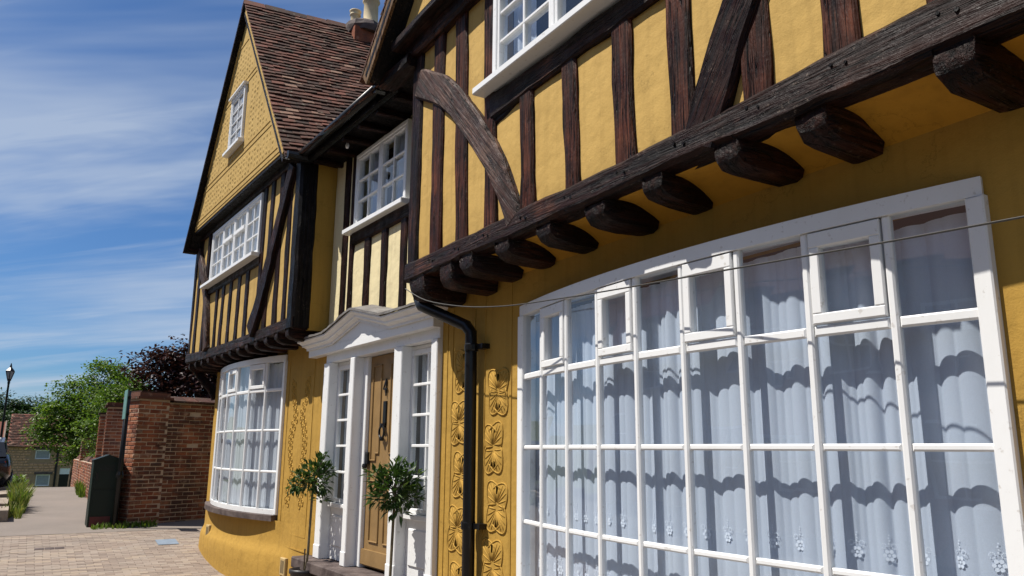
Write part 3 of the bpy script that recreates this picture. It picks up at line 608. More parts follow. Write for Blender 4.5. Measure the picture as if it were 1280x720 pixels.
# pargeting fans either side of the pipe
def fan(parent, F, cx, cz, y, ang, L, Wd, n=6, name='pargeted_fan'):
    g = MB(); ca, sa = math.cos(ang), math.sin(ang)
    def T(u, v, h): return (cx+u*ca-v*sa, y-h, cz+u*sa+v*ca)
    def Q(r, a): return (math.sin(a)*r*Wd*0.62, math.cos(a)*r*(L*0.62+L*0.38*math.cos(a)))
    rows = [(0.0, 0.0005), (0.5, 0.004), (0.9, 0.004), (1.02, -0.002)]; m = 12
    for (r, h) in rows:
        for k in range(m+1):
            u, v = Q(r, (k/m-0.5)*2.5); g.v.append(T(u, v, h if 0 < k < m else -0.002))
    for i in range(len(rows)-1):
        for k in range(m): q = i*(m+1)+k; g.f.append((q, q+1, q+m+2, q+m+1))
    g.tube([T(*Q(0.97, (k/10-0.5)*2.5), 0.003) for k in range(11)], 0.0065, 5)
    for k in range(7): g.tube([T(*Q(0.12, (k/6-0.5)*2.2), 0.002), T(*Q(0.55, (k/6-0.5)*2.2), 0.004), T(*Q(0.86, (k/6-0.5)*2.2), 0.003)], [0.003, 0.0055, 0.0045], 5)
    return build(name, g, 'ochre', parent, F, True)
for cx_, z0_ in ((-5.10, 2.06), (-5.665, 2.26)):
    for q in range(6):
        zc = z0_-q*0.42; xo = 0.03*(-1)**q
        for an in (38, -40, 142, -138): fan(HR, I4, cx_+xo+random.uniform(-.01, .01), zc+random.uniform(-.01, .01)-(0.0 if abs(an) < 90 else 0.03), 3.0, RAD(an+random.uniform(-6, 6)), 0.20, 0.19)
g = MB()
for xx in (-5.93, -5.83, -5.45, -5.28, -4.90, -4.885): g.box(xx-0.007, xx+0.007, 2.994, 3.001, 0.25, 2.86)
for z in (2.43, 2.40): g.box(-5.80, -5.46, 2.994, 3.001, z-0.006, z+0.006)
build('pargeting_border', g, 'ochre', HR)
# cable along the front
wp = []
for (t, y, z) in ((-5.91, 2.575, 2.93), (-5.55, 2.60, 2.775), (-5.0, 2.64, 2.645), (-4.45, 2.665, 2.565), (-3.9, 2.675, 2.52), (-3.3, 2.68, 2.48), (-2.7, 2.68, 2.445), (-2.1, 2.68, 2.41), (-1.5, 2.68, 2.375), (-0.8, 2.69, 2.35), (0.2, 2.7, 2.36), (1.2, 2.7, 2.42)): wp.append((t, y, z))
tag(build('overhead_cable', MB().tube(arc(wp, 4), 0.0042, 6), 'cable'), 'thin dark cable strung under the jetty across the front of the wide bow window', 'cable')

# ================================================================== CENTRE RANGE (entrance)
HC = thing('entrance_range', 'recessed middle house with brown front door, white pedimented canopy and cream upper panels', 'house', FL @ Matrix.Translation((-1.45, 0, -0.1)))
DX0, DX1, DZ0, DZ1 = -2.64, -0.03, 0.44, 2.66
build('ground_floor_wall', MB().wall(-2.9, 0.0, -0.3, 2.745, 0.0, 0.22, [(DX0, DX1, DZ0, DZ1)]), 'ochre', HC, FL)
g = MB(); g.box(-2.9, 0, 1.5, 1.6, -0.3, 5.2); g.box(-2.9, -2.85, 0.23, 1.5, -0.3, 5.2); g.box(-0.06, 0.0, 0.23, 1.5, -0.3, 5.2); g.box(-2.85, -0.06, 0.23, 1.5, 2.85, 2.95); g.box(-2.85, -0.06, 0.23, 1.5, 0.3, 0.4); g.box(-2.85, -0.06, 0.2, 1.5, 5.1, 5.18)
build('inner_wall', g, 'room', HC, FL)
# surround: piers, header, sidelights
sur = build('door_surround', MB().cbox(DX0, DX1, -0.03, 0.13, 2.56, 2.66), 'white', HC, FL)
piers = ((-2.64, -2.48), (-1.90, -1.79), (-0.865, -0.70), (-0.14, -0.03))
for a, b in piers:
    build('pilaster', MB().cbox(a, b, -0.055, 0.12, 0.462, 2.557, 0.008).cbox(a-0.004, b+0.004, -0.062, 0.1, 0.462, 0.60, 0.006), 'white', sur, FL)
for (a, b) in ((-2.48, -1.90), (-0.70, -0.14)):
    yy = 0.05
    build('side_panel', MB().cbox(a, b, yy, yy+0.05, 0.462, 1.0, 0.004).cbox(a+0.07, b-0.07, yy-0.014, yy+0.01, 0.60, 0.92, 0.012), 'white', sur, FL)
    build('sidelight_sill', MB().cbox(a, b, yy-0.045, yy+0.06, 1.0, 1.045), 'white', sur, FL)
    mb = MB(); mb.cbox(a, a+0.045, yy, yy+0.05, 1.046, 2.52); mb.cbox(b-0.045, b, yy, yy+0.05, 1.046, 2.52); mb.cbox(a+0.045, b-0.045, yy, yy+0.05, 2.47, 2.52); mb.cbox(a+0.045, b-0.045, yy, yy+0.05, 1.046, 1.09); mb.cbox(a, b, yy+0.002, yy+0.05, 2.521, 2.557)
    build('sidelight_frame', mb, 'white', sur, FL)
    rh = (2.47-1.09)/5
    for r in range(1, 5): build('glazing_bar', MB().cbox(a+0.045, b-0.045, yy+0.002, yy+0.04, 1.09+rh*r-0.013, 1.09+rh*r+0.013, 0.004), 'white', sur, FL)
    cm = a+(b-a)*0.56
    build('glazing_bar', MB().cbox(cm-0.012, cm+0.012, yy+0.004, yy+0.04, 1.09, 2.47, 0.004), 'white', sur, FL)
    for r in range(5):
        for (p, q) in ((a+0.045, cm-0.012), (cm+0.012, b-0.045)):
            t = random.uniform(-0.003, 0.003); gg = MB(); gg.add([(p, yy+0.025+t, 1.09+rh*r), (q, yy+0.025-t, 1.09+rh*r), (q, yy+0.025, 1.09+rh*(r+1)), (p, yy+0.025+t, 1.09+rh*(r+1))], [(0, 1, 2, 3)]); build('pane', gg, 'glass', sur, FL)
    gg = MB(); n = 40
    for (p, q) in ((a+0.02, a+0.18), (b-0.20, b-0.02)):
        o = len(gg.v)
        for k in range(n+1):
            xx = p+(q-p)*k/n; yq = yy+0.12+0.016*math.sin(xx*95); gg.v += [(xx, yq, 1.05), (xx, yq, 2.5)]
        gg.f += [(o+2*k, o+2*k+2, o+2*k+3, o+2*k+1) for k in range(n)]
    build('curtain', gg, 'net_white', sur, FL, True)
# door
dX0, dX1, dY = -1.79, -0.865, 0.075
fr_ = build('door_frame', MB().cbox(dX0, dX0+0.10, dY-0.02, dY+0.08, 0.462, 2.557).cbox(dX1-0.055, dX1, dY-0.02, dY+0.08, 0.462, 2.557), 'white', HC, FL)
door = build('door', MB().box(dX0+0.101, dX1-0.056, dY+0.02, dY+0.07, 0.48, 2.552), 'brown_door', HC, FL)
def ridge(g, pts, y, w=0.013, h=0.014):
    for (ax_, az), (bx_, bz) in zip(pts[:-1], pts[1:]): g.cbox(min(ax_, bx_)-w/2, max(ax_, bx_)+w/2, y-h, y+0.004, min(az, bz)-w/2, max(az, bz)+w/2, 0.004)
g = MB(); c = (dX0+dX1)/2+0.022; yy = dY+0.02
ridge(g, [(c-0.30, 2.45), (c-0.30, 1.50), (c-0.18, 1.50), (c-0.18, 1.57), (c-0.11, 1.57), (c-0.11, 2.45), (c-0.30, 2.45)], yy)
ridge(g, [(c+0.30, 2.45), (c+0.30, 1.50), (c+0.18, 1.50), (c+0.18, 1.57), (c+0.11, 1.57), (c+0.11, 2.45), (c+0.30, 2.45)], yy)
for s in (-1, 1): ridge(g, [(c+s*0.26, 1.30), (c+s*0.26, 0.72), (c+s*0.06, 0.72), (c+s*0.06, 1.30), (c+s*0.26, 1.30)], yy)
build('panel_moulding', g, 'brown_door', door, FL)
build('weatherboard', MB().prism([(dX0+0.105, 0.50), (dX1-0.06, 0.50), (dX1-0.06, 0.64), (dX0+0.105, 0.64)], yy-0.03, yy-0.001), 'brown_door', door, FL)
g = MB(); cy_ = yy-0.012                                   # number 4
for (a, b) in (((c+0.015, 2.30), (c-0.045, 2.20)), ((c-0.045, 2.20), (c+0.04, 2.20)), ((c+0.015, 2.30), (c+0.015, 2.13))): g.sweep([(a[0], cy_, a[1]), (b[0], cy_, b[1])], 0.014, 0.012, (0, 1, 0))
build('house_number', g, 'black_iron', door, FL)
build('letter_plate', MB().cbox(c-0.035, c+0.035, yy-0.016, yy+0.003, 1.86, 2.08), 'black_iron', door, FL)
g = MB(); g.lathe([(0.03, -0.02), (0.034, 0), (0.03, 0.02)], (c, yy-0.02, 1.84), 10)
g.tube([(c+0.055*math.sin(k*0.5236), yy-0.035, 1.775+0.06*math.cos(k*0.5236)) for k in range(13)], 0.011, 8); g.lathe([(0.022, -0.02), (0.026, 0), (0.02, 0.02)], (c, yy-0.03, 1.71), 8)
build('knocker', g, 'black_iron', door, FL)
build('lock', MB().cbox(dX0+0.105, dX0+0.17, yy-0.03, yy+0.004, 1.46, 1.58).lathe([(0.02, 0), (0.028, 0.02), (0.02, 0.045)], (dX0+0.14, yy-0.045, 1.42), 10), 'black_iron', door, FL)
stp = MB().cbox(-2.86, -0.12, -0.22, 0.12, 0.345, 0.458, 0.012); build('door_step', stp, 'step', HC, FL)
build('lower_step', MB().cbox(-1.95, -0.85, -0.50, -0.02, -0.3, 0.10, 0.015), 'step', HC, FL)
# canopy with shallow pediment
can = build('canopy', MB().cbox(-3.03, -0.03, -0.10, 0.0, 2.655, 2.74, 0.004), 'white', HC, FL)
g = MB(); g.prism([(-2.28, 2.740), (-0.88, 2.740), (-1.58, 2.90)], -0.098, -0.01); build('tympanum', g, 'white', can, FL)
path = [(-3.03, 2.735), (-2.30, 2.735), (-1.58, 2.90), (-0.86, 2.735), (-0.03, 2.735)]
prof = [(0.0, 0.0), (0.022, 0.0), (0.022, 0.022), (0.045, 0.04), (0.065, 0.045), (0.065, 0.062), (0.09, 0.085), (0.11, 0.094), (0.11, 0.112), (-0.1, 0.112)]
g = MB(); npf = len(prof)
ends = {0: -1, len(path)-1: 1}
for i, (x, z) in enumerate(path):
    for (o, h) in prof: g.v.append((x+ends.get(i, 0)*o, -0.10-o, z+h))
for i in range(len(path)-1):
    for k in range(npf-1): q = i*npf+k; g.f.append((q, q+1, q+npf+1, q+npf))
for i, sg in ends.items():
    x, z = path[i]; o0 = len(g.v)
    for (o, h) in prof: g.v.append((x+sg*o, 0.0, z+h))
    for k in range(npf-1): g.f.append((i*npf+k, o0+k, o0+k+1, i*npf+k+1) if sg < 0 else (i*npf+k, i*npf+k+1, o0+k+1, o0+k))
build('cornice', g, 'white', can, FL)
g = MB(); nn = 40; rq = random.Random(5)
def zpath(x):
    for (a, za), (b, zb) in zip(path[:-1], path[1:]):
        if x <= b: return za+(zb-za)*max(0, (x-a))/(b-a)
    return path[-1][1]
for k in range(nn+1):
    x = -3.17+3.28*k/nn; z = zpath(x)+0.115; j = rq.uniform(-0.008, 0.008)
    g.v += [(x, -0.23+j, z), (x, -0.23+j, z+0.018+abs(j)), (x, 0.0, z+0.08)]
g.f = [(3*k, 3*k+3, 3*k+4, 3*k+1) for k in range(nn)]+[(3*k+1, 3*k+4, 3*k+5, 3*k+2) for k in range(nn)]+[(3*k, 3*k+2, 3*k+5, 3*k+3) for k in range(nn)]
build('lead_roof', g, 'lead', can, FL)
# upper wall of the centre
RX0, RX1, RZ0, RZ1 = -2.10, -0.83, 4.03, 4.9
build('upper_wall', MB().wall(-2.8, 0.0, 2.75, 5.2, 0.05, 0.2, [(RX0, RX1, RZ0, RZ1)]), 'cream', HC, FL)
cs = ((-2.36, 0.13, 5.1), (-2.16, 0.10, 5.1), (-1.72, 0.13, 3.86), (-1.30, 0.13, 3.86), (-0.86, 0.13, 3.86), (-0.5, 0.12, 5.1))
for (xx, w, zt) in cs: timber('stud', HC, FL, [(xx, 0.035, 2.76), (xx-0.01, 0.035, zt)], w, 0.09, mat='tz', wob=0.006, sub=8)
pb = [(-2.76, 5.1)]+[(a, z) for a, w, z in cs]+[(-0.1, 5.1)]
for (a, za), (b, zb) in zip(pb[:-1], pb[1:]): panel(HC, FL, a, b, a, b, 2.75, min(za, zb), 0.02, 'cream')
timber('window_rail', HC, FL, [(-2.12, 0.03, 3.92), (-0.45, 0.03, 3.92)], 0.15, 0.11, mat='tx', sub=8)
flat_window(HC, FL, RX0, RX1, RZ0, RZ1, 0.0, 2, 3, 2, 'upper_window', sill=0.08, sillx=0.12, fw=0.045, hood=False, curtain_side=[(RX0+0.05, RX0+0.5, 'net'), (RX0+0.7, RX0+0.95, 'net')], d=0.09)
build('eaves_soffit', MB().box(-2.8, -0.05, -0.36, 0.2, 4.97, 5.0), 'black_timber', HC, FL)
build('eaves_fascia', MB().box(-2.8, -0.5, -0.38, -0.362, 4.95, 5.09), 'black_timber', HC, FL)
for k in range(6): timber('rafter_foot', HC, FL, [(-2.6+k*0.42, -0.33, 4.93), (-2.6+k*0.42, 0.04, 4.95)], 0.07, 0.07, (0, 0, 1), mat='ty', sub=2)
build('gutter', MB().tube([(-2.82, -0.43, 5.03), (-0.62, -0.43, 5.05)], 0.055, 10).tube([(-0.66, -0.43, 5.05), (-0.57, -0.43, 5.05)], 0.066, 10), 'black_iron', HC, FL, True)
g = MB(); g.lathe([(0.014, 0), (0.018, -0.02), (0.022, -0.04), (0.014, -0.065), (0.003, -0.07)], (-1.95, -0.2, 4.965), 10); build('eaves_lamp', g, 'white', HC, FL, True)
tiled_slope(HC, FL, (-2.75, 1.9, 7.0), (0.0, 1.9, 7.0), (-2.75, -0.42, 5.02), (-0.4, -0.42, 5.02), seed=21, tw=0.2, gauge=0.14)

# ================================================================== LEFT HOUSE (gabled)
HL = thing('gabled_house', 'left timber-framed house with steep tiled gable, pargeted plaster and white bow window', 'house', FL @ Matrix.Translation((-5.4, 0, 0.0)))
LX0, LX1, LZB, LZT = -7.18, -4.06, 0.80, 2.80
build('ground_floor_wall', MB().wall(-7.52, -2.9, -0.3, 3.0, 0.0, 0.22, [(LX0, LX1, LZB-0.02, LZT+0.02)]), 'ochre', HL, FL)
build('end_wall', MB().box(-7.52, -7.34, 0.221, 7.0, -0.3, 3.0), 'ochre', HL, FL)
g = MB(); g.box(-7.3, -2.9, 5.8, 6.0, -0.3, 5.3); g.box(-2.98, -2.9, 0.23, 5.8, -0.3, 5.3); g.box(-7.3, -3, 0.23, 5.8, -0.3, 0.1); g.box(-7.3, -3, 0.23, 5.8, 2.85, 2.95); g.box(-7.8, -7.7, 0.0, 5.8, 3.05, 5.3); g.box(-7.7, -2.9, -0.2, 5.8, 5.1, 5.18)
build('inner_wall', g, 'room', HL, FL)
# plinth: flared base swelling under the bow and round the corner
g = MB(); prof = [(0.004, 0.80), (0.006, 0.62), (0.010, 0.50), (0.022, 0.43), (0.05, 0.38), (0.07, 0.32), (0.08, 0.15), (0.085, -0.3)]
def bowoff(x):
    if LX0-0.25 < x < LX1+0.15:
        t = (x-(LX0-0.25))/((LX1+0.15)-(LX0-0.25)); return 0.19*math.sin(math.pi*t)**0.8
    return 0.0
outl = []
for k in range(40): x = -2.9-4.5*k/39; outl.append((x, 0.0, 0.0, -1.0, max(0.0, min(1.0, (-3.2-x)/0.8))))
for k in range(1, 9): a = k/8*math.pi/2; outl.append((-7.40-0.12*math.sin(a), 0.12-0.12*math.cos(a), -math.sin(a), -math.cos(a), 1.0))
outl += [(-7.52, 0.4, -1.0, 0.0, 1.0), (-7.52, 2.0, -1.0, 0.0, 1.0)]
npf = len(prof)
for (x, y, nx, ny, f) in outl:
    bo = bowoff(x) if y < 0.02 else 0.0
    for (o, z) in prof:
        up = max(0.0, min(1.0, (0.82-z)/0.35)); b2 = bo*(1.0 if z > 0.3 else 0.85)
        g.v.append((x+nx*(o*f+0.003), y+ny*(o*f+b2+0.003), min(z, LZB-0.06)))
for i in range(len(outl)-1):
    for k in range(npf-1): q = i*npf+k; g.f.append((q+npf, q, q+1, q+npf+1))
build('plinth', g, 'ochre', HL, FL, True)
lb, lgeo = bow_window(HL, FL, LX0, LX1, 0.0, 0.25, LZT, (2.36, 1.84, 1.32), LZB, 7, (1, 3, 5), name='bow_window', sill_mat='step', sill_d=0.09)
bow_curtain(FL, lgeo, 0.10, 2.72, 0.86, 'net_white', 'white pleated net curtain behind the left house bow window', amp=0.024, wl=42, seed=9)
# pargeting between bow and door: lozenges of small leaves, border lines
g = MB()
def bump_(g, x, y, z, rx, rz, h, n=8, an=0.0):
    o = len(g.v); ca, sa = math.cos(an), math.sin(an); g.v.append((x, y-h, z))
    for rr_, hh in ((0.55, 0.8), (1.0, -0.002/h)):
        for k in range(n):
            a = 2*math.pi*k/n; u = rx*rr_*math.cos(a); v = rz*rr_*math.sin(a); g.v.append((x+u*ca-v*sa, y-h*hh, z+u*sa+v*ca))
    for k in range(n):
        k2 = (k+1) % n; g.f += [(o, o+1+k, o+1+k2), (o+1+k, o+1+n+k, o+1+n+k2, o+1+k2)]
for base in (2.04, 1.30):
    for i in range(9):
        z = base+0.34-i*0.085; w = 0.045+0.155*abs(math.cos((i-0.5)/8*math.pi))
        for sg in (-1, 1):
            for d_ in (0.0, 0.088):
                x = -3.50+sg*(w+d_); zq = z+(0.04 if d_ else 0.0)
                g.tube([(x+0.034*math.cos(k*0.785), 0.0, zq+0.040*math.sin(k*0.785)) for k in range(9)], 0.0085, 5, False); bump_(g, x, 0.0, zq, 0.016, 0.02, 0.007, 6)
stuff(build('pargeting', g, 'ochre', HL, FL, True))
g = MB()
for xx in (-3.93, -3.06): g.box(xx-0.007, xx+0.007, -0.006, 0.001, 0.62, 2.7)
g.box(-3.93, -3.06, -0.006, 0.001, 0.613, 0.627); g.box(-3.93, -2.9, -0.012, 0.001, 0.46, 0.475); g.box(-3.3, -3.06, -0.006, 0.001, 2.50, 2.515); g.box(-3.3, -3.06, -0.006, 0.001, 2.46, 2.472)
build('pargeting_border', g, 'ochre', HL, FL)
for (x, y, z) in ((-6.52, -0.192, 0.40), (-3.58, -0.052, 0.25)):
    g = MB(); g.cbox(x-0.085, x+0.085, y-0.012, y+0.05, z-0.1, z+0.1, 0.008); o = build('air_vent', g, 'vent', HL, FL)
    g = MB()
    for k in range(3): g.box(x-0.05+k*0.04, x-0.03+k*0.04, y-0.0135, y-0.005, z-0.07, z+0.07)
    build('vent_slot', g, 'soil', o, FL)
# first floor jetty
YJ = -0.40
lbp = [(-8.05, -0.315, 3.085), (-7.0, -0.315, 3.04), (-5.5, -0.315, 3.015), (-4.2, -0.315, 3.018), (-2.8, -0.315, 3.03)]
build('bressummer', MB().sweep(arc(lbp, 6), 0.165, 0.18, (0, 1, 0), 0.008), 'tx', HL, FL)
for k in range(13):
    xx = -7.75+k*0.40; joist(HL, FL, xx, 0.15, YJ-0.005, 0.02, 2.955, 0.12)
build('jetty_soffit', MB().box(-7.95, -2.82, -0.25, 0.02, 2.955, 2.99), 'black_timber', HL, FL)
build('jetty_bracket', MB().sweep(arc([(-7.85, -0.3, 2.95), (-7.72, -0.22, 2.78), (-7.60, -0.05, 2.55), (-7.58, 0.02, 2.4)]), 0.12, 0.12, (1, 0, 0), 0.006), 'tz', HL, FL)
AX0, AX1, AZ0, AZ1 = -6.86, -4.33, 4.15, 5.0
build('upper_wall', MB().wall(-7.98, -2.82, 3.05, 5.2, -0.35, -0.22, [(AX0, AX1, AZ0, AZ1)]), 'gable', HL, FL)
build('upper_end_wall', MB().box(-7.98, -7.86, -0.21, 6.0, 3.0, 5.2), 'gable', HL, FL)
build('return_wall', MB().box(-2.95, -2.81, -0.21, 0.04, 2.95, 5.15), 'ochre', HL, FL)
LS = [(-7.63, 0.15, 5.1), (-7.14, 0.15, 5.1), (-6.36, 0.13, 4.04), (-6.03, 0.14, 4.04), (-5.62, 0.14, 4.04), (-5.20, 0.15, 4.04), (-4.78, 0.15, 4.04), (-4.25, 0.14, 5.1), (-3.93, 0.15, 5.1), (-3.53, 0.16, 5.1), (-3.19, 0.14, 5.1)]
for (xx, w, zt) in LS: timber('stud', HL, FL, [(xx, -0.352, 3.08), (xx+random.uniform(-.03, .02), -0.352, zt)], w, 0.09, mat='tz', wob=0.008, sub=7)
timber('corner_post', HL, FL, [(-2.90, -0.30, 2.97), (-2.90, -0.30, 5.12)], 0.21, 0.23, mat='black_timber', wob=0.008, sub=12)
timber('corner_post', HL, FL, [(-7.95, -0.315, 3.05), (-7.95, -0.33, 5.12)], 0.14, 0.15, mat='tz', sub=8)
pb = [(-7.95, 5.1)]+[(a, z) for a, w, z in LS]+[(-2.95, 5.1)]
for (a, za), (b, zb) in zip(pb[:-1], pb[1:]):
    panel(HL, FL, a, b, a, b, 3.08, (4.04 if (a+b)/2 > AX0-0.1 and (a+b)/2 < AX1 else 5.1), -0.375, 'gable')
panel(HL, FL, -6.95, -6.84, -6.95, -6.84, 4.0, 5.1, -0.372, 'gable')
timber('window_rail', HL, FL, [(-6.95, -0.36, 4.06), (-4.25, -0.36, 4.06)], 0.14, 0.1, mat='tx', sub=10)
timber('window_stud', HL, FL, [(-6.93, -0.355, 4.1), (-6.93, -0.355, 5.1)], 0.09, 0.09, mat='tz', sub=6)
build('curved_brace', MB().sweep(arc([(-4.36, -0.40, 3.1), (-4.05, -0.40, 3.45), (-3.72, -0.40, 3.95), (-3.42, -0.40, 4.45), (-3.08, -0.40, 5.0)]), [0.26]*13+[0.21]*12, 0.10, (0, 1, 0), 0.008), 'tbr', HL, FL)
build('curved_brace', MB().sweep(arc([(-7.7, -0.40, 4.85), (-7.25, -0.40, 4.35), (-6.90, -0.40, 3.85), (-6.68, -0.40, 3.1)]), 0.19, 0.09, (0, 1, 0), 0.007), 'brace', HL, FL)
flat_window(HL, FL, AX0, AX1, AZ0, AZ1, -0.40, 4, 3, 2, 'upper_window', sill=0.1, sillx=0.12, fw=0.05, bar=0.024, vents=(1, 2), curtain_side=[(AX0+0.05, AX1-0.05, 'net_white')], d=0.09)
timber('tie_beam', HL, FL, [(-8.0, -0.37, 5.1), (-2.8, -0.37, 5.1)], 0.12, 0.10, mat='tx', sub=10)
# gable
APX, APZ, GY = -5.37, 8.20, -0.55
build('gable_soffit', MB().box(-7.8, -3.02, GY+0.01, -0.2, 5.12, 5.16), 'black_timber', HL, FL)
TX0, TX1, TZ0, TZ1 = -5.70, -4.99, 5.96, 6.80
gb = MB(); gb.prism([(-7.80, 5.165), (-3.03, 5.165), (APX, APZ)], GY, GY+0.2); gab = build('gable', gb, 'gable', HL, FL)
g = MB()
def gx(z, s): f = (z-5.165)/(APZ-5.165); return (-7.80+(APX+7.80)*f) if s < 0 else (-3.03+(APX+3.03)*f)
for z in (5.22, 5.30, 5.72, 5.80, 6.86, 6.94, 7.62):
    g.box(gx(z, -1)+0.06, gx(z, 1)-0.06, GY-0.008, GY+0.001, z-0.016, z+0.016)
for s in (-1, 1):
    a0 = Vector((gx(5.2, s)-s*0.17, GY-0.006, 5.2)); a1 = Vector((gx(7.75, s)-s*0.17, GY-0.006, 7.75)); g.sweep([a0, a1], 0.045, 0.022, (0, 1, 0))
build('pargeting_border', g, 'gable', gab, FL)
g = MB(); rq = random.Random(8)
for (za, zb) in ((5.37, 5.66), (5.88, 6.80), (7.02, 7.56)):
    r = 0; z = za
    while z < zb:
        xl, xr = gx(z, -1)+0.30, gx(z, 1)-0.30; x = xl+(0.065 if r % 2 else 0.0)
        while x < xr:
            if not (TX0-0.16 < x < TX1+0.16 and TZ0-0.12 < z < TZ1+0.12) and rq.random() > 0.06:
                bump_(g, x+rq.uniform(-.012, .012), GY, z+rq.uniform(-.012, .012), rq.uniform(0.034, 0.048), rq.uniform(0.03, 0.045), rq.uniform(0.005, 0.009), 7, rq.uniform(-0.9, 0.9))
            x += 0.13
        z += 0.082; r += 1
stuff(build('pargeted_scrolls', g, 'gable', gab, FL, True))
flat_window(HL, FL, TX0, TX1, TZ0, TZ1, GY-0.02, 1, 4, 2, 'attic_window', sill=0.05, sillx=0.07, hood=True, fw=0.045, bar=0.02, curtain_side=None, d=0.06)
build('attic_blind', MB().box(TX0+0.05, TX1-0.05, GY-0.006, GY-0.002, TZ0+0.05, TZ1-0.05), 'grey_blind', HL, FL)
# roof: ridge skewed, sagging old tiles
sk = math.tan(RAD(10)); RD = 6.5
RY0 = -0.63; P0 = (APX+0.04, RY0, 8.28); P1 = (P0[0]+sk*RD, RY0+RD, 8.25); E0 = (-2.83, RY0, 5.02); E1 = (-2.83+sk*RD, RY0+RD, 5.55)
rr_ = tiled_slope(HL, FL, P0, P1, E0, E1, seed=31, tw=0.165, gauge=0.093)
E2 = (-7.93, RY0, 4.93); E3 = (-7.93+sk*RD, RY0+RD, 4.93)
tiled_slope(HL, FL, P0, P1, E2, E3, seed=32, tw=0.2, gauge=0.12)
g = MB(); rq = random.Random(2)
for k in range(21):
    a = Vector(P0).lerp(Vector(P1), k/21); b = Vector(P0).lerp(Vector(P1), (k+0.96)/21); h = rq.uniform(-0.006, 0.006)
    for sdx in (-1, 1):
        g.add([a+Vector((0, 0, 0.045+h)), b+Vector((0, 0, 0.04+h)), b+Vector((sdx*0.11, 0, -0.085+h)), a+Vector((sdx*0.11, 0, -0.085+h)), a+Vector((0, 0, 0.03+h)), b+Vector((0, 0, 0.025+h)), b+Vector((sdx*0.1, 0, -0.1+h)), a+Vector((sdx*0.1, 0, -0.1+h))], [(0, 1, 2, 3), (4, 5, 6, 7), (3, 2, 6, 7), (0, 3, 7, 4), (1, 2, 6, 5)])
stuff(build('ridge_tiles', g, 'tile', rr_, FL))
build('verge_board', MB().sweep([(-7.86, -0.60, 4.90), (APX+0.03, -0.60, 8.16)], 0.13, 0.05, (0, 1, 0), 0.003, n_sub=10), 'black_timber', HL, FL)
build('verge_board', MB().sweep([(APX+0.05, -0.585, 8.15), (-2.95, -0.585, 5.06)], 0.10, 0.05, (0, 1, 0), 0.003, n_sub=10), 'gable', HL, FL)
timber('eaves_block', HL, FL, [(-8.02, -0.5, 4.93), (-7.75, -0.5, 4.95)], 0.1, 0.2, mat='tx', sub=3)
build('eaves_gutter', MB().tube([(-2.72, -0.62, 4.98), (-2.72, -0.36, 4.98)], 0.05, 8), 'black_iron', HL, FL)
# chimney on the ridge
cb = Vector((-4.95, 1.20, 0)); ch = build('chimney', MB().box(cb.x-0.24, cb.x+0.24, cb.y-0.27, cb.y+0.27, 7.6, 8.14), 'brick', HL, FL)
g = MB(); o = 0
for (r, z) in ((0.32, 8.10), (0.345, 8.20), (0.31, 8.28), (0.22, 8.33)):
    for k in range(14):
        a = 2*math.pi*k/14; q = r*random.uniform(0.94, 1.05); g.v.append((cb.x+q*math.cos(a), cb.y+q*math.sin(a), z+random.uniform(-.015, .015)))
for i in range(3):
    for k in range(14): k2 = (k+1) % 14; g.f.append((i*14+k, i*14+k2, (i+1)*14+k2, (i+1)*14+k))
g.f += [tuple(range(13, -1, -1)), tuple(42+k for k in range(14))]
build('flaunching', g, 'step', ch, FL)
potp = [(0.10, 0), (0.115, 0.02), (0.11, 0.06), (0.095, 0.10), (0.092, 0.38), (0.105, 0.40), (0.115, 0.42), (0.105, 0.45), (0.10, 0.50), (0.12, 0.53), (0.12, 0.56), (0.10, 0.57)]
build('chimney_pot', MB().lathe([(r*1.25, z*1.1) for r, z in potp], (cb.x+0.04, cb.y+0.07, 8.29), 16), 'chimney_pot', ch, FL, True)
build('chimney_pot', MB().lathe([(r*0.8, z*0.55) for r, z in potp], (cb.x-0.12, cb.y-0.13, 8.29), 16), 'chimney_pot', ch, FL, True)

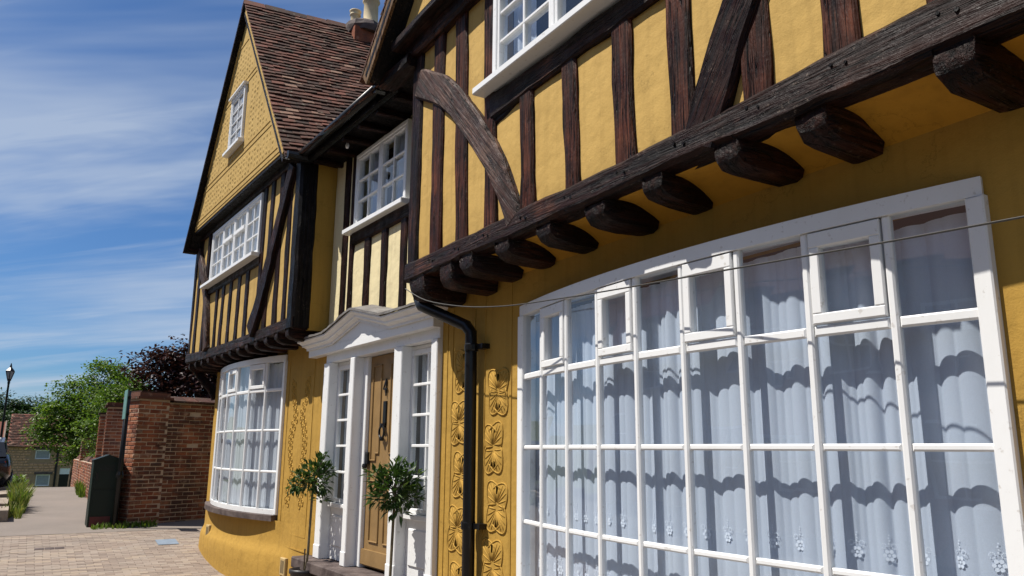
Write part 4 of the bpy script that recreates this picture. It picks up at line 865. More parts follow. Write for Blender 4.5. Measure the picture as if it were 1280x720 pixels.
# ================================================================== bay trees in pots
def leaf(g, p, d, up, L, Wd):
    d = d.normalized(); s = d.cross(up)
    if s.length < 1e-3: s = d.orthogonal()
    s.normalize(); n = s.cross(d); o = len(g.v)
    g.v += [tuple(p), tuple(p+d*L*0.45+s*Wd+n*Wd*0.3), tuple(p+d*L-n*L*0.12), tuple(p+d*L*0.45-s*Wd+n*Wd*0.3)]
    g.f += [(o, o+1, o+2), (o, o+2, o+3)]
def rv(rq): 
    while True:
        v = Vector((rq.uniform(-1, 1), rq.uniform(-1, 1), rq.uniform(-1, 1)))
        if 0.05 < v.length < 1: return v
def bay_tree(pot, crown, rad, blobs, label, seed, lean):
    pw = L2W(pot); cw = L2W(crown); t = thing('bay_tree', label, 'potted tree', Matrix.Translation(pw), 'bay trees by the front door')
    rq = random.Random(seed); b = Vector((0, 0, 0)); build('pot', MB().lathe([(0.10, 0.0), (0.115, 0.02), (0.14, 0.30), (0.155, 0.31), (0.155, 0.35), (0.135, 0.35), (0.13, 0.31)], pw, 20), 'pot_black', t, I4, True)
    build('soil', MB().lathe([(0.13, 0.30), (0.05, 0.318)], pw, 12), 'soil', t)
    mid = pw.lerp(cw, 0.55)+Vector(lean); build('stem', MB().tube(arc([pw+Vector((0, 0, 0.29)), pw.lerp(mid, 0.6)+Vector(lean)*0.3, mid, cw+Vector((0, 0, 0.05))], 5), 0.013, 7), 'stem', t)
    build('cane', MB().tube([pw+Vector((0.02, -0.01, 0.3)), pw+Vector((0.015, -0.01, 0.55))], 0.009, 6), 'bark', t)
    g = MB(); br = MB()
    for (dx, dy, dz, r, n) in blobs:
        dx, dy, dz, r = dx*0.84, dy*0.84, dz*0.84, r*0.82
        c = cw+Vector((dx, dy, dz)); br.tube([cw+Vector((0, 0, -0.02)), c], 0.006, 5)
        for _ in range(int(n*0.78)):
            v = rv(rq); rr_ = v.length**0.45; p = c+v.normalized()*r*rr_; d = (v.normalized()*0.8+Vector((rq.uniform(-.5, .5), rq.uniform(-.5, .5), rq.uniform(-.2, .75))))
            leaf(g, p, d, Vector((rq.uniform(-.4, .4), rq.uniform(-.4, .4), 1)), rq.uniform(0.05, 0.115), rq.uniform(0.012, 0.022))
    build('branches', br, 'stem', t); build('crown', g, 'bay_leaf', t)
bay_tree((-2.44, -0.22, 0.03), (-2.38, -0.20, 1.30), 0.2, [(0, 0, 0.05, 0.15, 210), (0.12, 0.06, -0.05, 0.12, 90), (0.12, 0.06, -0.24, 0.06, 34), (-0.10, -0.14, -0.04, 0.10, 70), (-0.14, -0.24, -0.09, 0.05, 22), (0.07, 0.06, 0.18, 0.09, 60), (0.10, 0.1, 0.29, 0.035, 10), (-0.06, -0.1, -0.08, 0.11, 70), (0.05, 0.16, 0.1, 0.07, 36)],
         'straggly potted bay tree left of the brown door, with drooping side shoots', 3, (0.03, 0, 0))
bay_tree((-0.46, -0.22, -0.10), (-0.44, -0.20, 1.27), 0.22, [(0, 0, 0.0, 0.18, 330), (0.07, 0.12, 0.12, 0.10, 80), (-0.10, -0.13, 0.10, 0.10, 75), (0.02, 0.02, -0.15, 0.12, 100), (0.09, 0.14, -0.07, 0.10, 70), (-0.13, -0.20, 0.14, 0.05, 14), (0.0, 0.0, 0.19, 0.10, 70), (-0.05, -0.15, -0.06, 0.09, 60)],
         'dense round-headed potted bay tree right of the brown door', 5, (0.0, 0, 0))

# ================================================================== garden wall (brick), piers
BK = []
for k in range(4):
    g = MB(); rq = random.Random(40+k); g.cbox(0, 0.208, -0.012, 0.05, 0, 0.059, 0.008); g.v = [(a+rq.uniform(-.003, .003), b+rq.uniform(-.003, .003), c+rq.uniform(-.003, .003)) for a, b, c in g.v]
    me = bpy.data.meshes.new('brick'); me.from_pydata(g.v, [], g.f); me.materials.append(MT['brick']); BK.append(me)
def brick_face(parent, p0, p1, zf, ztop, individual, seed, thick=0.33, bl=0.225, bh=0.075):
    """face of bricks from p0 to p1 (plan), outward normal to the right of p0->p1; mortar core built by caller"""
    p0 = Vector((p0[0], p0[1], 0)); p1 = Vector((p1[0], p1[1], 0)); u = (p1-p0); Ln = u.length; u.normalize(); ang = math.atan2(u.y, u.x)
    F = Matrix.Translation(p0) @ Matrix.Rotation(ang, 4, 'Z'); rq = random.Random(seed); g = MB(); r = 0
    z = min(zf(0), zf(Ln))
    while z < ztop-0.03:
        x = -(0.1125 if r % 2 else 0.0)
        while x < Ln-0.02:
            a = max(x, 0.0); b = min(x+0.215, Ln)
            if b-a > 0.04 and z+bh > zf(a):
                if individual and rq.random() > 0.012:
                    o = bpy.data.objects.new('brick', rq.choice(BK)); fin(o, parent, F)
                    o.matrix_basis = Matrix.Translation((a, rq.uniform(-0.006, 0.006), z+rq.uniform(-.004, .004))) @ Matrix.Rotation(rq.uniform(-.015, .015), 4, 'Y') @ Matrix.Diagonal(((b-a)/0.215, 1, rq.uniform(0.9, 1.04), 1))
                elif not individual: g.cbox(a, b, -0.009+rq.uniform(-.003, .003), 0.03, z, z+0.058, 0.005)
            x += bl
        z += bh; r += 1
    if g.v: stuff(build('brickwork', g, 'brick', parent, F))
def core(name, parent, pts, zlo, zt, mat='mortar'):
    n = len(pts); g = MB(); g.v = [(x, y, zlo) for x, y in pts]+[(x, y, zt) for x, y in pts]; g.f = [tuple(range(n-1, -1, -1)), tuple(range(n, 2*n))]+[(i, (i+1) % n, n+(i+1) % n, n+i) for i in range(n)]
    return build(name, g, mat, parent)
A = Vector((-16.0, 1.76)); B = Vector((-16.75, 3.61)); Cc = Vector((-19.4, 2.05))
GW = thing('garden_wall', 'weathered red brick garden wall with tiled coping beside the left house', 'wall', Matrix.Translation((A.x, A.y, zg(-16)-0.05)))
# front leg faces the camera (outward +x)
u1 = (B-A).normalized(); n1 = Vector((-u1.y, u1.x)); u2 = (Cc-A).normalized(); n2 = Vector((-u2.y, u2.x))
th_ = 0.34; bb = A+u1*3.2
core('wall_core', GW, [tuple(A+u1*0.005-Vector((0.004, 0))), tuple(bb), tuple(bb+n1*th_), tuple(A+n1*th_+u1*0.2)], 0.0, 2.46)
brick_face(GW, A, bb, lambda s: 0.20+s*0.07, 2.44, True, 1)
u2p = Cc
q0 = tuple(Cc); q1 = tuple(A+Vector((-0.02, 0.004)))
core('wall_core', GW, [q1, (A.x-0.02+u1.x*th_, A.y+u1.y*th_), (Cc.x+u1.x*th_, Cc.y+u1.y*th_), q0], 0.0, 2.455)
brick_face(GW, Cc, A, lambda s: 0.1, 2.45, False, 2)
g = MB()
def coping(g, p, q, w, z, tiles=True):
    p = Vector((p[0], p[1], 0)); q = Vector((q[0], q[1], 0)); u = (q-p); Ln = u.length; u.normalize(); n = Vector((-u.y, u.x, 0)); k = 0.0
    while k < Ln-0.02:
        e = min(k+0.26, Ln)-0.008; a = p+u*k; b = p+u*e; h = random.uniform(-0.006, 0.006)
        pr = [(-0.07, 0.0), (-0.07, 0.035), (w/2, 0.13), (w+0.07, 0.035), (w+0.07, 0.0)]
        o = len(g.v)
        for c in (a, b):
            for (s, zz_) in pr: g.v.append(tuple(c+n*s+Vector((0, 0, z+zz_+h))))
        g.f += [(o+i, o+i+1, o+6+i, o+5+i) for i in range(4)]+[(o+4, o, o+5, o+9), (o, o+1, o+2, o+3, o+4), (o+9, o+8, o+7, o+6, o+5)]
        k += 0.26
coping(g, A+u1*0.62, bb, th_, 2.465); coping(g, Vector((-16.45, 1.80)), Cc, -0.34+0.0, 2.46)
stuff(build('coping_tiles', g, 'tile', GW))
# corner pier with stepped cap
def pier(name_cap, parent, c, u, s1_, s2_, z0, z1, cap, seed, individual=False):
    """square pier, c = near corner, u plan axis, sizes"""
    u = Vector((u[0], u[1])); n = Vector((-u.y, u.x)); P4 = [c, c+u*s1_, c+u*s1_+n*s2_, c+n*s2_]
    core('pier_core', parent, [tuple(p) for p in P4], z0, z1)
    brick_face(parent, P4[0], P4[1], lambda s: z0, z1-0.02, individual, seed); brick_face(parent, P4[3], P4[0], lambda s: z0, z1-0.02, False, seed+1)
    for (o, h, za) in cap:
        core(name_cap, parent, [tuple(P4[0]-u*o-n*o), tuple(P4[1]+u*o-n*o), tuple(P4[2]+u*o+n*o), tuple(P4[3]-u*o+n*o)], za, za+h, 'brick' if h > 0.05 else 'tile')
pier('pier_cap', GW, A+Vector((0.035, -0.035)), u1, 0.60, 0.46, 0.0, 2.50, ((0.05, 0.045, 2.50), (0.0, 0.075, 2.547), (-0.05, 0.03, 2.624)), 5, True)
# second pier and lower wall beyond
GW2 = thing('lower_garden_wall', 'lower red brick wall with tall stepped pier farther along the path', 'wall', Matrix.Translation((-20.3, 1.6, zg(-20)-0.05)))
pier('pier_cap', GW2, Vector((-20.2, 1.54)), (0.05, 1.0), 0.55, 0.5, 0.1, 2.52, ((0.05, 0.045, 2.52), (0.02, 0.06, 2.567)), 7)
pier('pier_cap', GW2, Vector((-21.0, 1.46)), (0.05, 1.0), 0.5, 0.5, 0.1, 2.38, ((0.04, 0.045, 2.38),), 9)
core('wall_core', GW2, [(-31, 1.50), (-21.5, 1.46), (-21.5, 1.76), (-31, 1.80)], -0.4, 1.22)
brick_face(GW2, (-31, 1.50), (-21.5, 1.46), lambda s: 0.1, 1.2, False, 12)
g = MB(); coping(g, (-21.5, 1.46), (-31, 1.50), -0.3, 1.225); stuff(build('coping_tiles', g, 'tile', GW2))
pier('pier_cap', GW2, Vector((-27.0, 1.47)), (0.0, 1.0), 0.36, 0.36, 0.1, 1.85, ((0.04, 0.045, 1.85),), 14)

# ================================================================== street furniture
cbn = thing('utility_cabinet', 'dark green metal utility cabinet with pointed lid by the signpost', 'cabinet', Matrix.Translation((-16.1, 1.32, zg(-16.1))))
cz = zg(-16.1); X0, X1, Y0, Y1 = -16.45, -15.92, 1.09, 1.56
build('body', MB().cbox(X0, X1, Y0, Y1, cz-0.02, cz+1.14, 0.01), 'dark_green', cbn)
g = MB(); ym = (Y0+Y1)/2; g.v = [(X0-0.02, Y0-0.02, cz+1.14), (X0-0.02, ym, cz+1.24), (X0-0.02, Y1+0.02, cz+1.14), (X1+0.02, Y0-0.02, cz+1.14), (X1+0.02, ym, cz+1.24), (X1+0.02, Y1+0.02, cz+1.14)]; g.f = [(0, 3, 4, 1), (1, 4, 5, 2), (3, 5, 4), (0, 1, 2), (0, 2, 5, 3)]; build('lid', g, 'dark_green', cbn)
build('door', MB().box(X1+0.001, X1+0.014, Y0+0.03, Y1-0.03, cz+0.66, cz+1.08), 'dark_green', cbn); build('door', MB().box(X1+0.001, X1+0.014, Y0+0.03, Y1-0.03, cz+0.20, cz+0.62), 'dark_green', cbn)
build('base_panel', MB().box(X1+0.001, X1+0.01, Y0+0.03, Y1-0.12, cz+0.0, cz+0.17), 'red_stain', cbn)
build('handle', MB().box(X1+0.015, X1+0.03, Y0+0.06, Y0+0.09, cz+0.8, cz+0.92), 'black_iron', cbn)
for k in range(5): build('vent_slot', MB().box(X1+0.0145, X1+0.018, ym-0.12, ym+0.12, cz+0.96+k*0.02, cz+0.968+k*0.02), 'black_iron', cbn)
sp = thing('signpost', 'black signpost with an edge-on sign plate in front of the brick wall', 'signpost', Matrix.Translation((-15.72, 1.505, zg(-15.7))))
pz = zg(-15.72); build('post', MB().tube([(-15.72, 1.505, pz-0.05), (-15.72, 1.505, 2.62)], 0.042, 12), 'black_iron', sp, I4, True)
build('sign_plate', MB().cbox(-15.78, -15.30, 1.445, 1.46, 2.1, 2.62), 'sign_green', sp)
for z in (2.2, 2.5): build('clamp', MB().lathe([(0.05, -0.02), (0.052, 0.02)], (-15.72, 1.505, z), 10), 'black_iron', sp)
build('collar', MB().lathe([(0.06, -0.05), (0.065, 0), (0.05, 0.06)], (-15.72, 1.505, pz+0.9), 10), 'black_iron', sp)
# street lamp
lx, ly = -30.0, -0.66; lz = zg(lx)-0.3; Ht = 4.15
lp = thing('street_lamp', 'tall black lamp post with a glazed lantern at the left edge', 'street lamp', Matrix.Translation((lx, ly, lz)))
build('post', MB().lathe([(0.09, -0.3), (0.09, 0.5), (0.055, 0.6), (0.04, 1.0), (0.03, 3.55), (0.04, 3.6), (0.04, 3.64), (0.025, 3.68)], (lx, ly, lz), 12), 'black_iron', lp, I4, True)
ln_ = build('lantern', MB().lathe([(0.045, 3.66), (0.07, 3.69), (0.06, 3.72)], (lx, ly, lz), 6).lathe([(0.145, 3.97), (0.14, 3.99), (0.07, 4.07), (0.045, 4.10), (0.035, 4.15), (0.01, 4.24)], (lx, ly, lz), 6), 'black_iron', lp)
g = MB()
for k in range(6):
    a = k*math.pi/3; g.tube([(lx+0.062*math.cos(a), ly+0.062*math.sin(a), lz+3.72), (lx+0.135*math.cos(a), ly+0.135*math.sin(a), lz+3.97)], 0.012, 5)
build('glazing_bars', g, 'black_iron', ln_); build('lantern_glass', MB().lathe([(0.058, 3.725), (0.128, 3.965)], (lx, ly, lz), 6), 'grey_blind', ln_)
# black car at the left edge (rear corner in view)
car = thing('parked_car', 'black car parked at the left edge, only its rear corner in view', 'car', Matrix.Translation((-25.2, -1.05, zg(-25))))
cz = zg(-24)-0.05
sec = [(-27.1, 0.55, 0.85, 0.70), (-26.9, 0.35, 0.95, 0.80), (-26.2, 0.28, 1.0, 0.84), (-25.6, 0.25, 1.05, 0.85), (-24.2, 0.25, 1.06, 0.85), (-23.4, 0.28, 1.05, 0.84), (-23.05, 0.36, 1.0, 0.80), (-22.95, 0.5, 0.92, 0.74)]
g = MB()
for (x, za, zb, w) in sec:
    for (a, b) in ((-0.86, 0), (0.86, 0), (1, 0.35), (0.99, 0.7), (0.9, 1), (-0.9, 1), (-0.99, 0.7), (-1, 0.35)): g.v.append((x, -1.05+w*a, cz+za+(zb-za)*b))
for i in range(len(sec)-1):
    for k in range(8): k2 = (k+1) % 8; g.f.append((i*8+k, i*8+k2, i*8+8+k2, i*8+8+k))
g.f += [tuple(range(7, -1, -1)), tuple((len(sec)-1)*8+k for k in range(8))]; build('body', g, 'car_paint', car, I4, True)
g = MB()
for (x, z, w) in ((-26.0, 1.03, 0.74), (-25.3, 1.42, 0.62), (-23.9, 1.47, 0.62), (-23.25, 1.35, 0.62), (-23.0, 1.0, 0.72)):
    g.v += [(x, -1.05-w, cz+z), (x, -1.05+w, cz+z)]
g.f = [(2*i, 2*i+2, 2*i+3, 2*i+1) for i in range(4)]+[(1, 3, 5, 7, 9), (0, 8, 6, 4, 2)]; build('cabin', g, 'car_paint', car)
for s in (-1, 1):
    g = MB(); yo = -1.05+s*0.70; yi = -1.05+s*0.645; g.add([(-25.75, yo, cz+1.10), (-23.25, yo, cz+1.10), (-23.45, yi, cz+1.34), (-25.25, yi, cz+1.36)], [(0, 1, 2, 3)]); build('window', g, 'black_iron', car)
for s in (-1, 1):
    for x in (-26.25, -23.75):
        wv = MB(); y0 = -1.05+s*0.80
        wv.tube([(x, y0-0.1, cz+0.31), (x, y0+0.06, cz+0.31)], 0.31, 20); wh = build('wheel', wv, 'rubber', car); build('rim', MB().tube([(x, y0+0.03*s-0.02, cz+0.31), (x, y0+0.065*s+0.005, cz+0.31)], 0.2, 16), 'alloy', wh)
for y in (-1.70, -0.41): build('tail_light', MB().cbox(-23.02, -22.955, y-0.08, y+0.08, cz+0.72, cz+0.90), 'red_lens', car)
build('rear_window', MB().box(-23.14, -23.10, -1.6, -0.5, cz+1.08, cz+1.22), 'glass', car)

# stone edging with weeds between path and road
for k in range(7):
    x = -17.3-k*1.15; g = MB(); h = 0.20+0.06*random.random(); g.cbox(x-1.10, x, -0.50, -0.12, zg(x-1)-0.1, zg(x)+h, 0.03)
    g.v = [(a+random.uniform(-.02, .02), b+random.uniform(-.03, .03), c+random.uniform(-.025, .025)) for a, b, c in g.v]
    if k == 0: ed = thing('stone_edging', 'low rough stone edging along the left side of the path', 'edging', Matrix.Translation((-17.3, -0.3, zg(-17.3))))
    build('stone', g, 'stone', ed)
def weeds(g, x0, x1, y0, y1, n, hmin, hmax, rq):
    for _ in range(n):
        x, y = rq.uniform(x0, x1), rq.uniform(y0, y1); h = rq.uniform(hmin, hmax); z = zg(x)-0.01; d = Vector((rq.uniform(-.45, .45), rq.uniform(-.45, .45), 0)); s = Vector((rq.uniform(-1, 1), rq.uniform(-1, 1), 0)).normalized()*rq.uniform(0.006, 0.018); o = len(g.v)
        p = Vector((x, y, z)); m_ = p+d*h*0.35+Vector((0, 0, h*0.6)); t = p+d*h+Vector((0, 0, h))
        g.v += [tuple(p-s), tuple(p+s), tuple(m_+s), tuple(m_-s), tuple(t)]; g.f += [(o, o+1, o+2, o+3), (o+3, o+2, o+4)]
rq = random.Random(17); g = MB(); weeds(g, -20.4, -18.8, -0.10, 0.16, 620, 0.12, 0.55, rq); weeds(g, -22.8, -20.4, -0.10, 0.08, 420, 0.15, 0.5, rq); weeds(g, -18.8, -17.8, -0.25, 0.1, 160, 0.06, 0.3, rq); weeds(g, -27, -22.8, -0.1, 0.1, 250, 0.1, 0.4, rq)
o = stuff(build('tall_weeds', g, 'weed_leaf')); tag(o, 'tall yellow-green weeds growing along the stone edging on the left', 'weeds')
g = MB(); weeds(g, -16.05, -15.55, 1.15, 2.2, 260, 0.03, 0.13, rq); weeds(g, -24.5, -22.5, 1.30, 1.44, 160, 0.1, 0.4, rq)
o = stuff(build('short_weeds', g, 'hedge_leaf')); tag(o, 'short green weeds at the foot of the brick wall and cabinet', 'weeds')

# ================================================================== far cottage
FH = thing('stone_cottage', 'stone cottage with red tiled roof beyond the end of the path', 'cottage', Matrix.Translation((-76, 2.0, -4.2)))
hx = -76.0
wins = [(0.86, 1.92, 0.66, 1.40), (1.1, 2.1, -1.5, -0.58), (2.75, 3.7, -2.4, -0.08)]
g = MB(); g.wall(-1.5, 9.0, -4.5, 1.7, 0.0, 0.3, [(a, b, c, d) for a, b, c, d in wins]); FF = Matrix.Translation((hx, 0, 0)) @ Matrix.Rotation(RAD(90), 4, 'Z') @ Matrix.Scale(1, 4)
# frame: local x -> world y, local y(front 0) -> world -x
build('wall', g, 'flint', FH, FF); 
g = MB(); rq = random.Random(5)
z = -2.6
while z < 1.6:
    x = -1.45+rq.uniform(0, .2)
    while x < 8.8:
        w = rq.uniform(0.22, 0.45)
        if not any(a-0.25 < x+w and x < b+0.05 and c-0.2 < z+0.2 and z < d+0.05 for a, b, c, d in wins): g.cbox(x, x+w-0.04, -0.05+rq.uniform(0, .03), 0.02, z, z+rq.uniform(0.12, 0.19), 0.02)
        x += w
    z += 0.21
stuff(build('stonework', g, 'cottage_stone', FH, FF))
g = MB(); g.box(-1.5, 9, 5.5, 5.8, -4.5, 1.7); g.box(-1.5, -1.2, 0.31, 5.5, -4.5, 1.7); g.box(8.7, 9.0, 0.31, 5.5, -4.5, 1.7); build('inner_wall', g, 'room', FH, FF)
for i, (a, b, c, d) in enumerate(wins):
    if i < 2:
        w = build('window', MB().box(a, b, 0.08, 0.14, c, c+0.08).box(a, b, 0.08, 0.14, d-0.08, d).box(a, a+0.08, 0.08, 0.14, c+0.08, d-0.08).box(b-0.08, b, 0.08, 0.14, c+0.08, d-0.08), 'white', FH, FF)
        build('blind', MB().box(a+0.08, b-0.08, 0.12, 0.135, c+0.08, d-0.08), 'grey_blind', w, FF)
        build('lintel', MB().box(a-0.15, b+0.15, -0.07, 0.05, d+0.01, d+0.2), 'step', w, FF)
    else:
        w = build('door', MB().box(a, b, 0.1, 0.16, c, d-0.5), 'black_iron', FH, FF); build('fanlight', MB().box(a, b, 0.06, 0.12, d-0.49, d), 'white', w, FF)
g = MB(); g.add([(-1.2, -0.35, 1.62), (9.3, -0.35, 1.62), (9.3, 3.0, 4.35), (-1.2, 3.0, 4.35), (9.3, 6.2, 1.62), (-1.2, 6.2, 1.62)], [(0, 1, 2, 3), (3, 2, 4, 5), (0, 3, 5), (1, 4, 2)])
rf = build('roof', g, 'far_tile', FH, FF)
g = MB(); rq = random.Random(6)
for r in range(20):
    for t in range(42):
        u0 = -1.2+t*0.25+(0.12 if r % 2 else 0); v0 = r/20; v1 = v0+0.052; yy = lambda v: -0.35+3.35*v; z_ = lambda v: 1.62+2.73*v
        l = 0.05+rq.uniform(0, .03); g.add([(u0, yy(v0)-0.03, z_(v0)+l), (u0+0.24, yy(v0)-0.03, z_(v0)+l), (u0+0.24, yy(v1), z_(v1)+0.02), (u0, yy(v1), z_(v1)+0.02), (u0, yy(v0)-0.03, z_(v0)), (u0+0.24, yy(v0)-0.03, z_(v0))], [(0, 1, 2, 3), (4, 5, 1, 0)])
stuff(build('roof_tiles', g, 'tile', rf, FF))
build('downpipe', MB().tube([(2.45, -0.1, 1.6), (2.45, -0.1, -3.5)], 0.08, 6), 'black_iron', FH, FF)
FH2 = thing('brick_outhouse', 'lower red roofed outbuilding adjoining the stone cottage on the left', 'outbuilding', Matrix.Translation((-77, -3.5, -4.2)))
F2 = Matrix.Translation((hx-1, 0, 0)) @ Matrix.Rotation(RAD(90), 4, 'Z') @ Matrix.Scale(1, 4)
build('wall', MB().box(-8, -1.6, 0, 4, -4.5, 1.2), 'flint', FH2, F2)
g = MB(); g.add([(-8.3, -0.3, 1.1), (-1.55, -0.3, 1.1), (-1.55, 2.2, 3.7), (-8.3, 2.2, 3.7), (-1.55, 4.6, 1.1), (-8.3, 4.6, 1.1)], [(0, 1, 2, 3), (3, 2, 4, 5), (0, 3, 5), (1, 4, 2)]); build('roof', g, 'far_tile', FH2, F2)
build('verge', MB().sweep([(-1.5, -0.3, 1.15), (-1.5, 2.2, 3.75)], 0.18, 0.12, (1, 0, 0)), 'stone', FH2, F2)

# ================================================================== trees
def tree(name, label, base, H, blobs, nleaf, lsz, mat, seed, trunk_r, group=None, trunk_top=0.55):
    b = Vector(base); t = thing(name, label, 'tree', Matrix.Translation(b), group); rq = random.Random(seed); tr_ = MB()
    top = b+Vector((rq.uniform(-.3, .3), rq.uniform(-.3, .3), H*trunk_top)); tr_.tube(arc([b-Vector((0, 0, 0.3)), b.lerp(top, 0.5)+Vector((rq.uniform(-.15, .15), rq.uniform(-.15, .15), 0)), top], 4), [trunk_r*(1-0.08*k) for k in range(9)], 8)
    g = MB(); tot = sum(r**2 for _, _, _, r in blobs)
    for (x, y, z, r) in blobs:
        c = b+Vector((x, y, z)); st = b.lerp(top, rq.uniform(0.55, 1.0)); tr_.tube(arc([st, st.lerp(c, 0.5)+Vector((0, 0, 0.15*r)), c], 3), [trunk_r*0.4, trunk_r*0.34, trunk_r*0.3, trunk_r*0.26, trunk_r*0.2, trunk_r*0.15, trunk_r*0.1], 6)
        n = int(nleaf*r*r/tot); nt_ = max(6, n//26)
        for _ in range(nt_):
            v = rv(rq); v = v.normalized()*(0.55+0.5*rq.random()**0.6); v.z *= 0.85; tc_ = c+v*r; ax_ = Vector((rq.uniform(-1, 1), rq.uniform(-1, 1), rq.uniform(-.6, .25))).normalized(); tw = rq.uniform(0.16, 0.34)*r**0.7+lsz
            tr_.tube([c+v*r*0.45, tc_], [trunk_r*0.06, trunk_r*0.03], 3)
            for _ in range(n//nt_):
                p = tc_+ax_*rq.uniform(-1, 1)*tw+Vector((rq.gauss(0, 1), rq.gauss(0, 1), rq.gauss(0, .6)))*tw*0.38
                leaf(g, p, Vector((rq.uniform(-1, 1), rq.uniform(-1, 1), rq.uniform(-.7, .4))), Vector((rq.uniform(-.5, .5), rq.uniform(-.5, .5), 1)), lsz*rq.uniform(0.7, 1.3), lsz*0.33)
    build('trunk', tr_, 'bark', t); build('crown', g, mat, t); return t
# pixel-free placement: distances estimated from the street
tree('garden_tree', 'spreading light green tree behind the low brick wall', (-36, 1.75, -0.4), 5.6, [(0.3, 0.75, 4.85, 0.75), (-0.2, 1.6, 4.6, 0.7), (0, -0.3, 4.1, 0.7), (0.8, 0.3, 3.6, 0.9), (0, 1.5, 3.7, 1.0), (0.5, -0.9, 3.2, 0.65), (1.2, 0.8, 2.7, 0.9), (0.8, -0.5, 2.5, 0.7), (0.4, 2.0, 2.9, 0.9), (1.5, 0.1, 1.9, 0.6), (0.2, -1.3, 2.5, 0.45), (1.5, 1.4, 2.0, 0.8), (-0.6, 0.6, 2.9, 1.0), (-0.5, 1.6, 2.2, 0.9)], 26000, 0.13, 'green_leaf', 1, 0.16)
tree('garden_tree', 'leafy green shrubby tree right behind the tall brick pier', (-24.5, 2.5, 0.2), 3.6, [(0, 0.2, 2.65, 0.65), (0.2, 0.9, 2.4, 0.65), (-0.3, -0.4, 2.5, 0.65), (0.2, 0.4, 1.9, 0.7), (0, -0.7, 1.8, 0.6), (-0.5, -0.2, 3.0, 0.5)], 11000, 0.085, 'green_leaf', 2, 0.08)
tree('copper_tree', 'dark purple-leaved tree above the brick wall beside the left house', (-24.0, 4.0, -0.15), 4.7, [(0, -0.9, 3.9, 0.75), (0.2, 0.2, 4.2, 0.8), (0, 1.2, 3.9, 0.9), (0.4, -0.2, 3.3, 0.8), (0.3, 1.0, 3.0, 0.9), (0.2, 0.5, 2.4, 0.9), (0, 2.2, 3.4, 0.9), (0.3, 1.8, 2.4, 0.9), (0.3, -0.8, 2.5, 0.6)], 30000, 0.13, 'copper_leaf', 3, 0.13)
tree('hedge_shrub', 'rounded bright lime green shrub behind the low brick wall', (-26.5, 2.05, 0.2), 1.6, [(0, 0, 1.0, 0.5), (0.2, 0.35, 1.1, 0.5), (-0.2, 0.5, 0.9, 0.5)], 3600, 0.05, 'hedge_leaf', 4, 0.05)
rq = random.Random(77)
hl_ = ['dome-shaped dark tree nearest the lamp post on the far wooded hill', 'second dark rounded tree right of the lamp post on the far hill', 'tall dark hill tree with a broad crown left of the lamp lantern', 'low hill tree above the cottage chimney line', 'mid green hill tree above the middle of the cottage roof', 'farthest right hill tree half hidden by the garden tree', 'small hill tree just behind the outhouse roof', 'pale green hill tree between cottage roof and garden tree']
for k, (x, y, h) in enumerate(((-150, -3.6, 7.8), (-150, 0.6, 7.8), (-158, -8, 8.5), (-135, -4, 6.6), (-130, 0.5, 6.6), (-140, 5, 7.0), (-120, -4, 6.0), (-125, 3.0, 7.0))):
    zb = zg(x)-0.2; r = h*0.33
    tree('hill_tree', hl_[k], (x, y, zb), h, [(rq.uniform(-.3, .3)*r, 0, h-r, r), (0, -0.9*r, h-1.4*r, r*0.8), (0, 0.9*r, h-1.45*r, r*0.85), (0.5*r, 0.2, h-1.9*r, r)], 4200, 0.42, 'wood_leaf', 100+k, 0.25, 'trees on the far hill')
g = MB(); weeds(g, -60, -45, -6, -1.0, 300, 0.5, 1.6, rq); 
for k in range(2600):
    x = rq.uniform(-66, -58); y = rq.uniform(-6, 0.4); h = rq.uniform(0, 3.0); leaf(g, Vector((x, y, zg(x)+h)), rv(rq), Vector((0, 0, 1)), 0.3, 0.1)
o = stuff(build('roadside_bushes', g, 'hedge_leaf')); tag(o, 'light green bushes below the cottage at the left of the path', 'bushes')

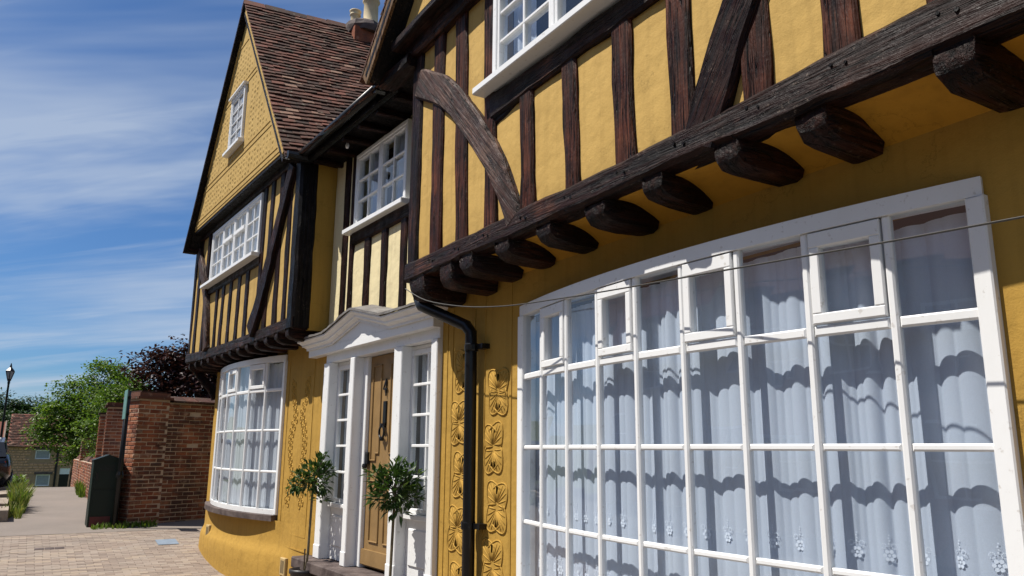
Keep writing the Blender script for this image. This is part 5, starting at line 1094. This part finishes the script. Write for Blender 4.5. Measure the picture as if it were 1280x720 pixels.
# ================================================================== unseen houses across the road, added for pane reflections and darker, warmer jetty shade
def added_opposite_house(x0, x1, eave, ridge, mat, label):
    zb = zg((x0+x1)/2)-0.1; yf = -9.0; o = thing('added_terraced_house', label, 'house', Matrix.Translation(((x0+x1)/2, yf, zb)), 'added houses across the road')
    F = Matrix.Translation((0, yf, 0)) @ Matrix.Rotation(math.pi, 4, 'Z'); a, b = -x1, -x0; n = 3; w = (b-a)/n; ops = []
    for k in range(n):
        c = a+w*(k+0.5); ops.append((c-0.5, c+0.5, eave*0.62, eave*0.62+1.15))
        ops.append((c-0.5, c+0.5, zb, zb+2.1) if k == 1 else (c-0.55, c+0.55, zb+0.95, zb+2.2))
    build('wall', MB().wall(a, b, zb-0.3, eave, 0.0, 0.3, ops), mat, o, F)
    g = MB(); g.box(a, b, 5.7, 6.0, zb-0.3, eave); g.box(a, a+0.2, 0.31, 5.7, zb-0.3, eave); g.box(b-0.2, b, 0.31, 5.7, zb-0.3, eave); build('inner_wall', g, 'room', o, F)
    for i, (p, q, c, d) in enumerate(ops):
        if d-c > 2.0: build('door', MB().cbox(p, q, 0.1, 0.16, c, d, 0.01), 'dark_green', o, F); continue
        f = build('window', MB().box(p, q, 0.08, 0.14, c, c+0.06).box(p, q, 0.08, 0.14, d-0.06, d).box(p, p+0.06, 0.08, 0.14, c+0.06, d-0.06).box(q-0.06, q, 0.08, 0.14, c+0.06, d-0.06).box((p+q)/2-0.02, (p+q)/2+0.02, 0.085, 0.135, c+0.06, d-0.06).box(p+0.06, q-0.06, 0.087, 0.133, (c+d)/2-0.02, (c+d)/2+0.02), 'white', o, F)
        gg = MB(); gg.add([(p, 0.11, c), (q, 0.11, c), (q, 0.11, d), (p, 0.11, d)], [(0, 1, 2, 3)]); build('pane', gg, 'glass', f, F)
    g = MB(); g.add([(a-0.2, -0.3, eave-0.1), (b+0.2, -0.3, eave-0.1), (b+0.2, 3.0, ridge), (a-0.2, 3.0, ridge), (b+0.2, 6.3, eave-0.1), (a-0.2, 6.3, eave-0.1)], [(0, 1, 2, 3), (3, 2, 4, 5), (0, 3, 5), (1, 4, 2)]); rf = build('roof', g, 'far_tile', o, F)
    build('chimney', MB().cbox(b-1.2, b-0.4, 2.6, 3.4, ridge-0.6, ridge+1.1, 0.02), 'brick', rf, F)
added_opposite_house(-27.5, -19.0, 5.2, 8.4, 'flint', 'added flint-coloured terraced house, out of view across the road, farthest along the street')
added_opposite_house(-18.9, -10.4, 5.6, 9.0, 'cream', 'added cream plastered terraced house, out of view across the road, reflected beside the bow window')
added_opposite_house(-10.3, -1.8, 5.0, 8.2, 'brick', 'added red brick terraced house, out of view across the road, opposite the wide bow window')
added_opposite_house(-1.7, 7.0, 5.4, 8.8, 'cream', 'added cream plastered terraced house, out of view across the road, opposite the near end of the bow window')
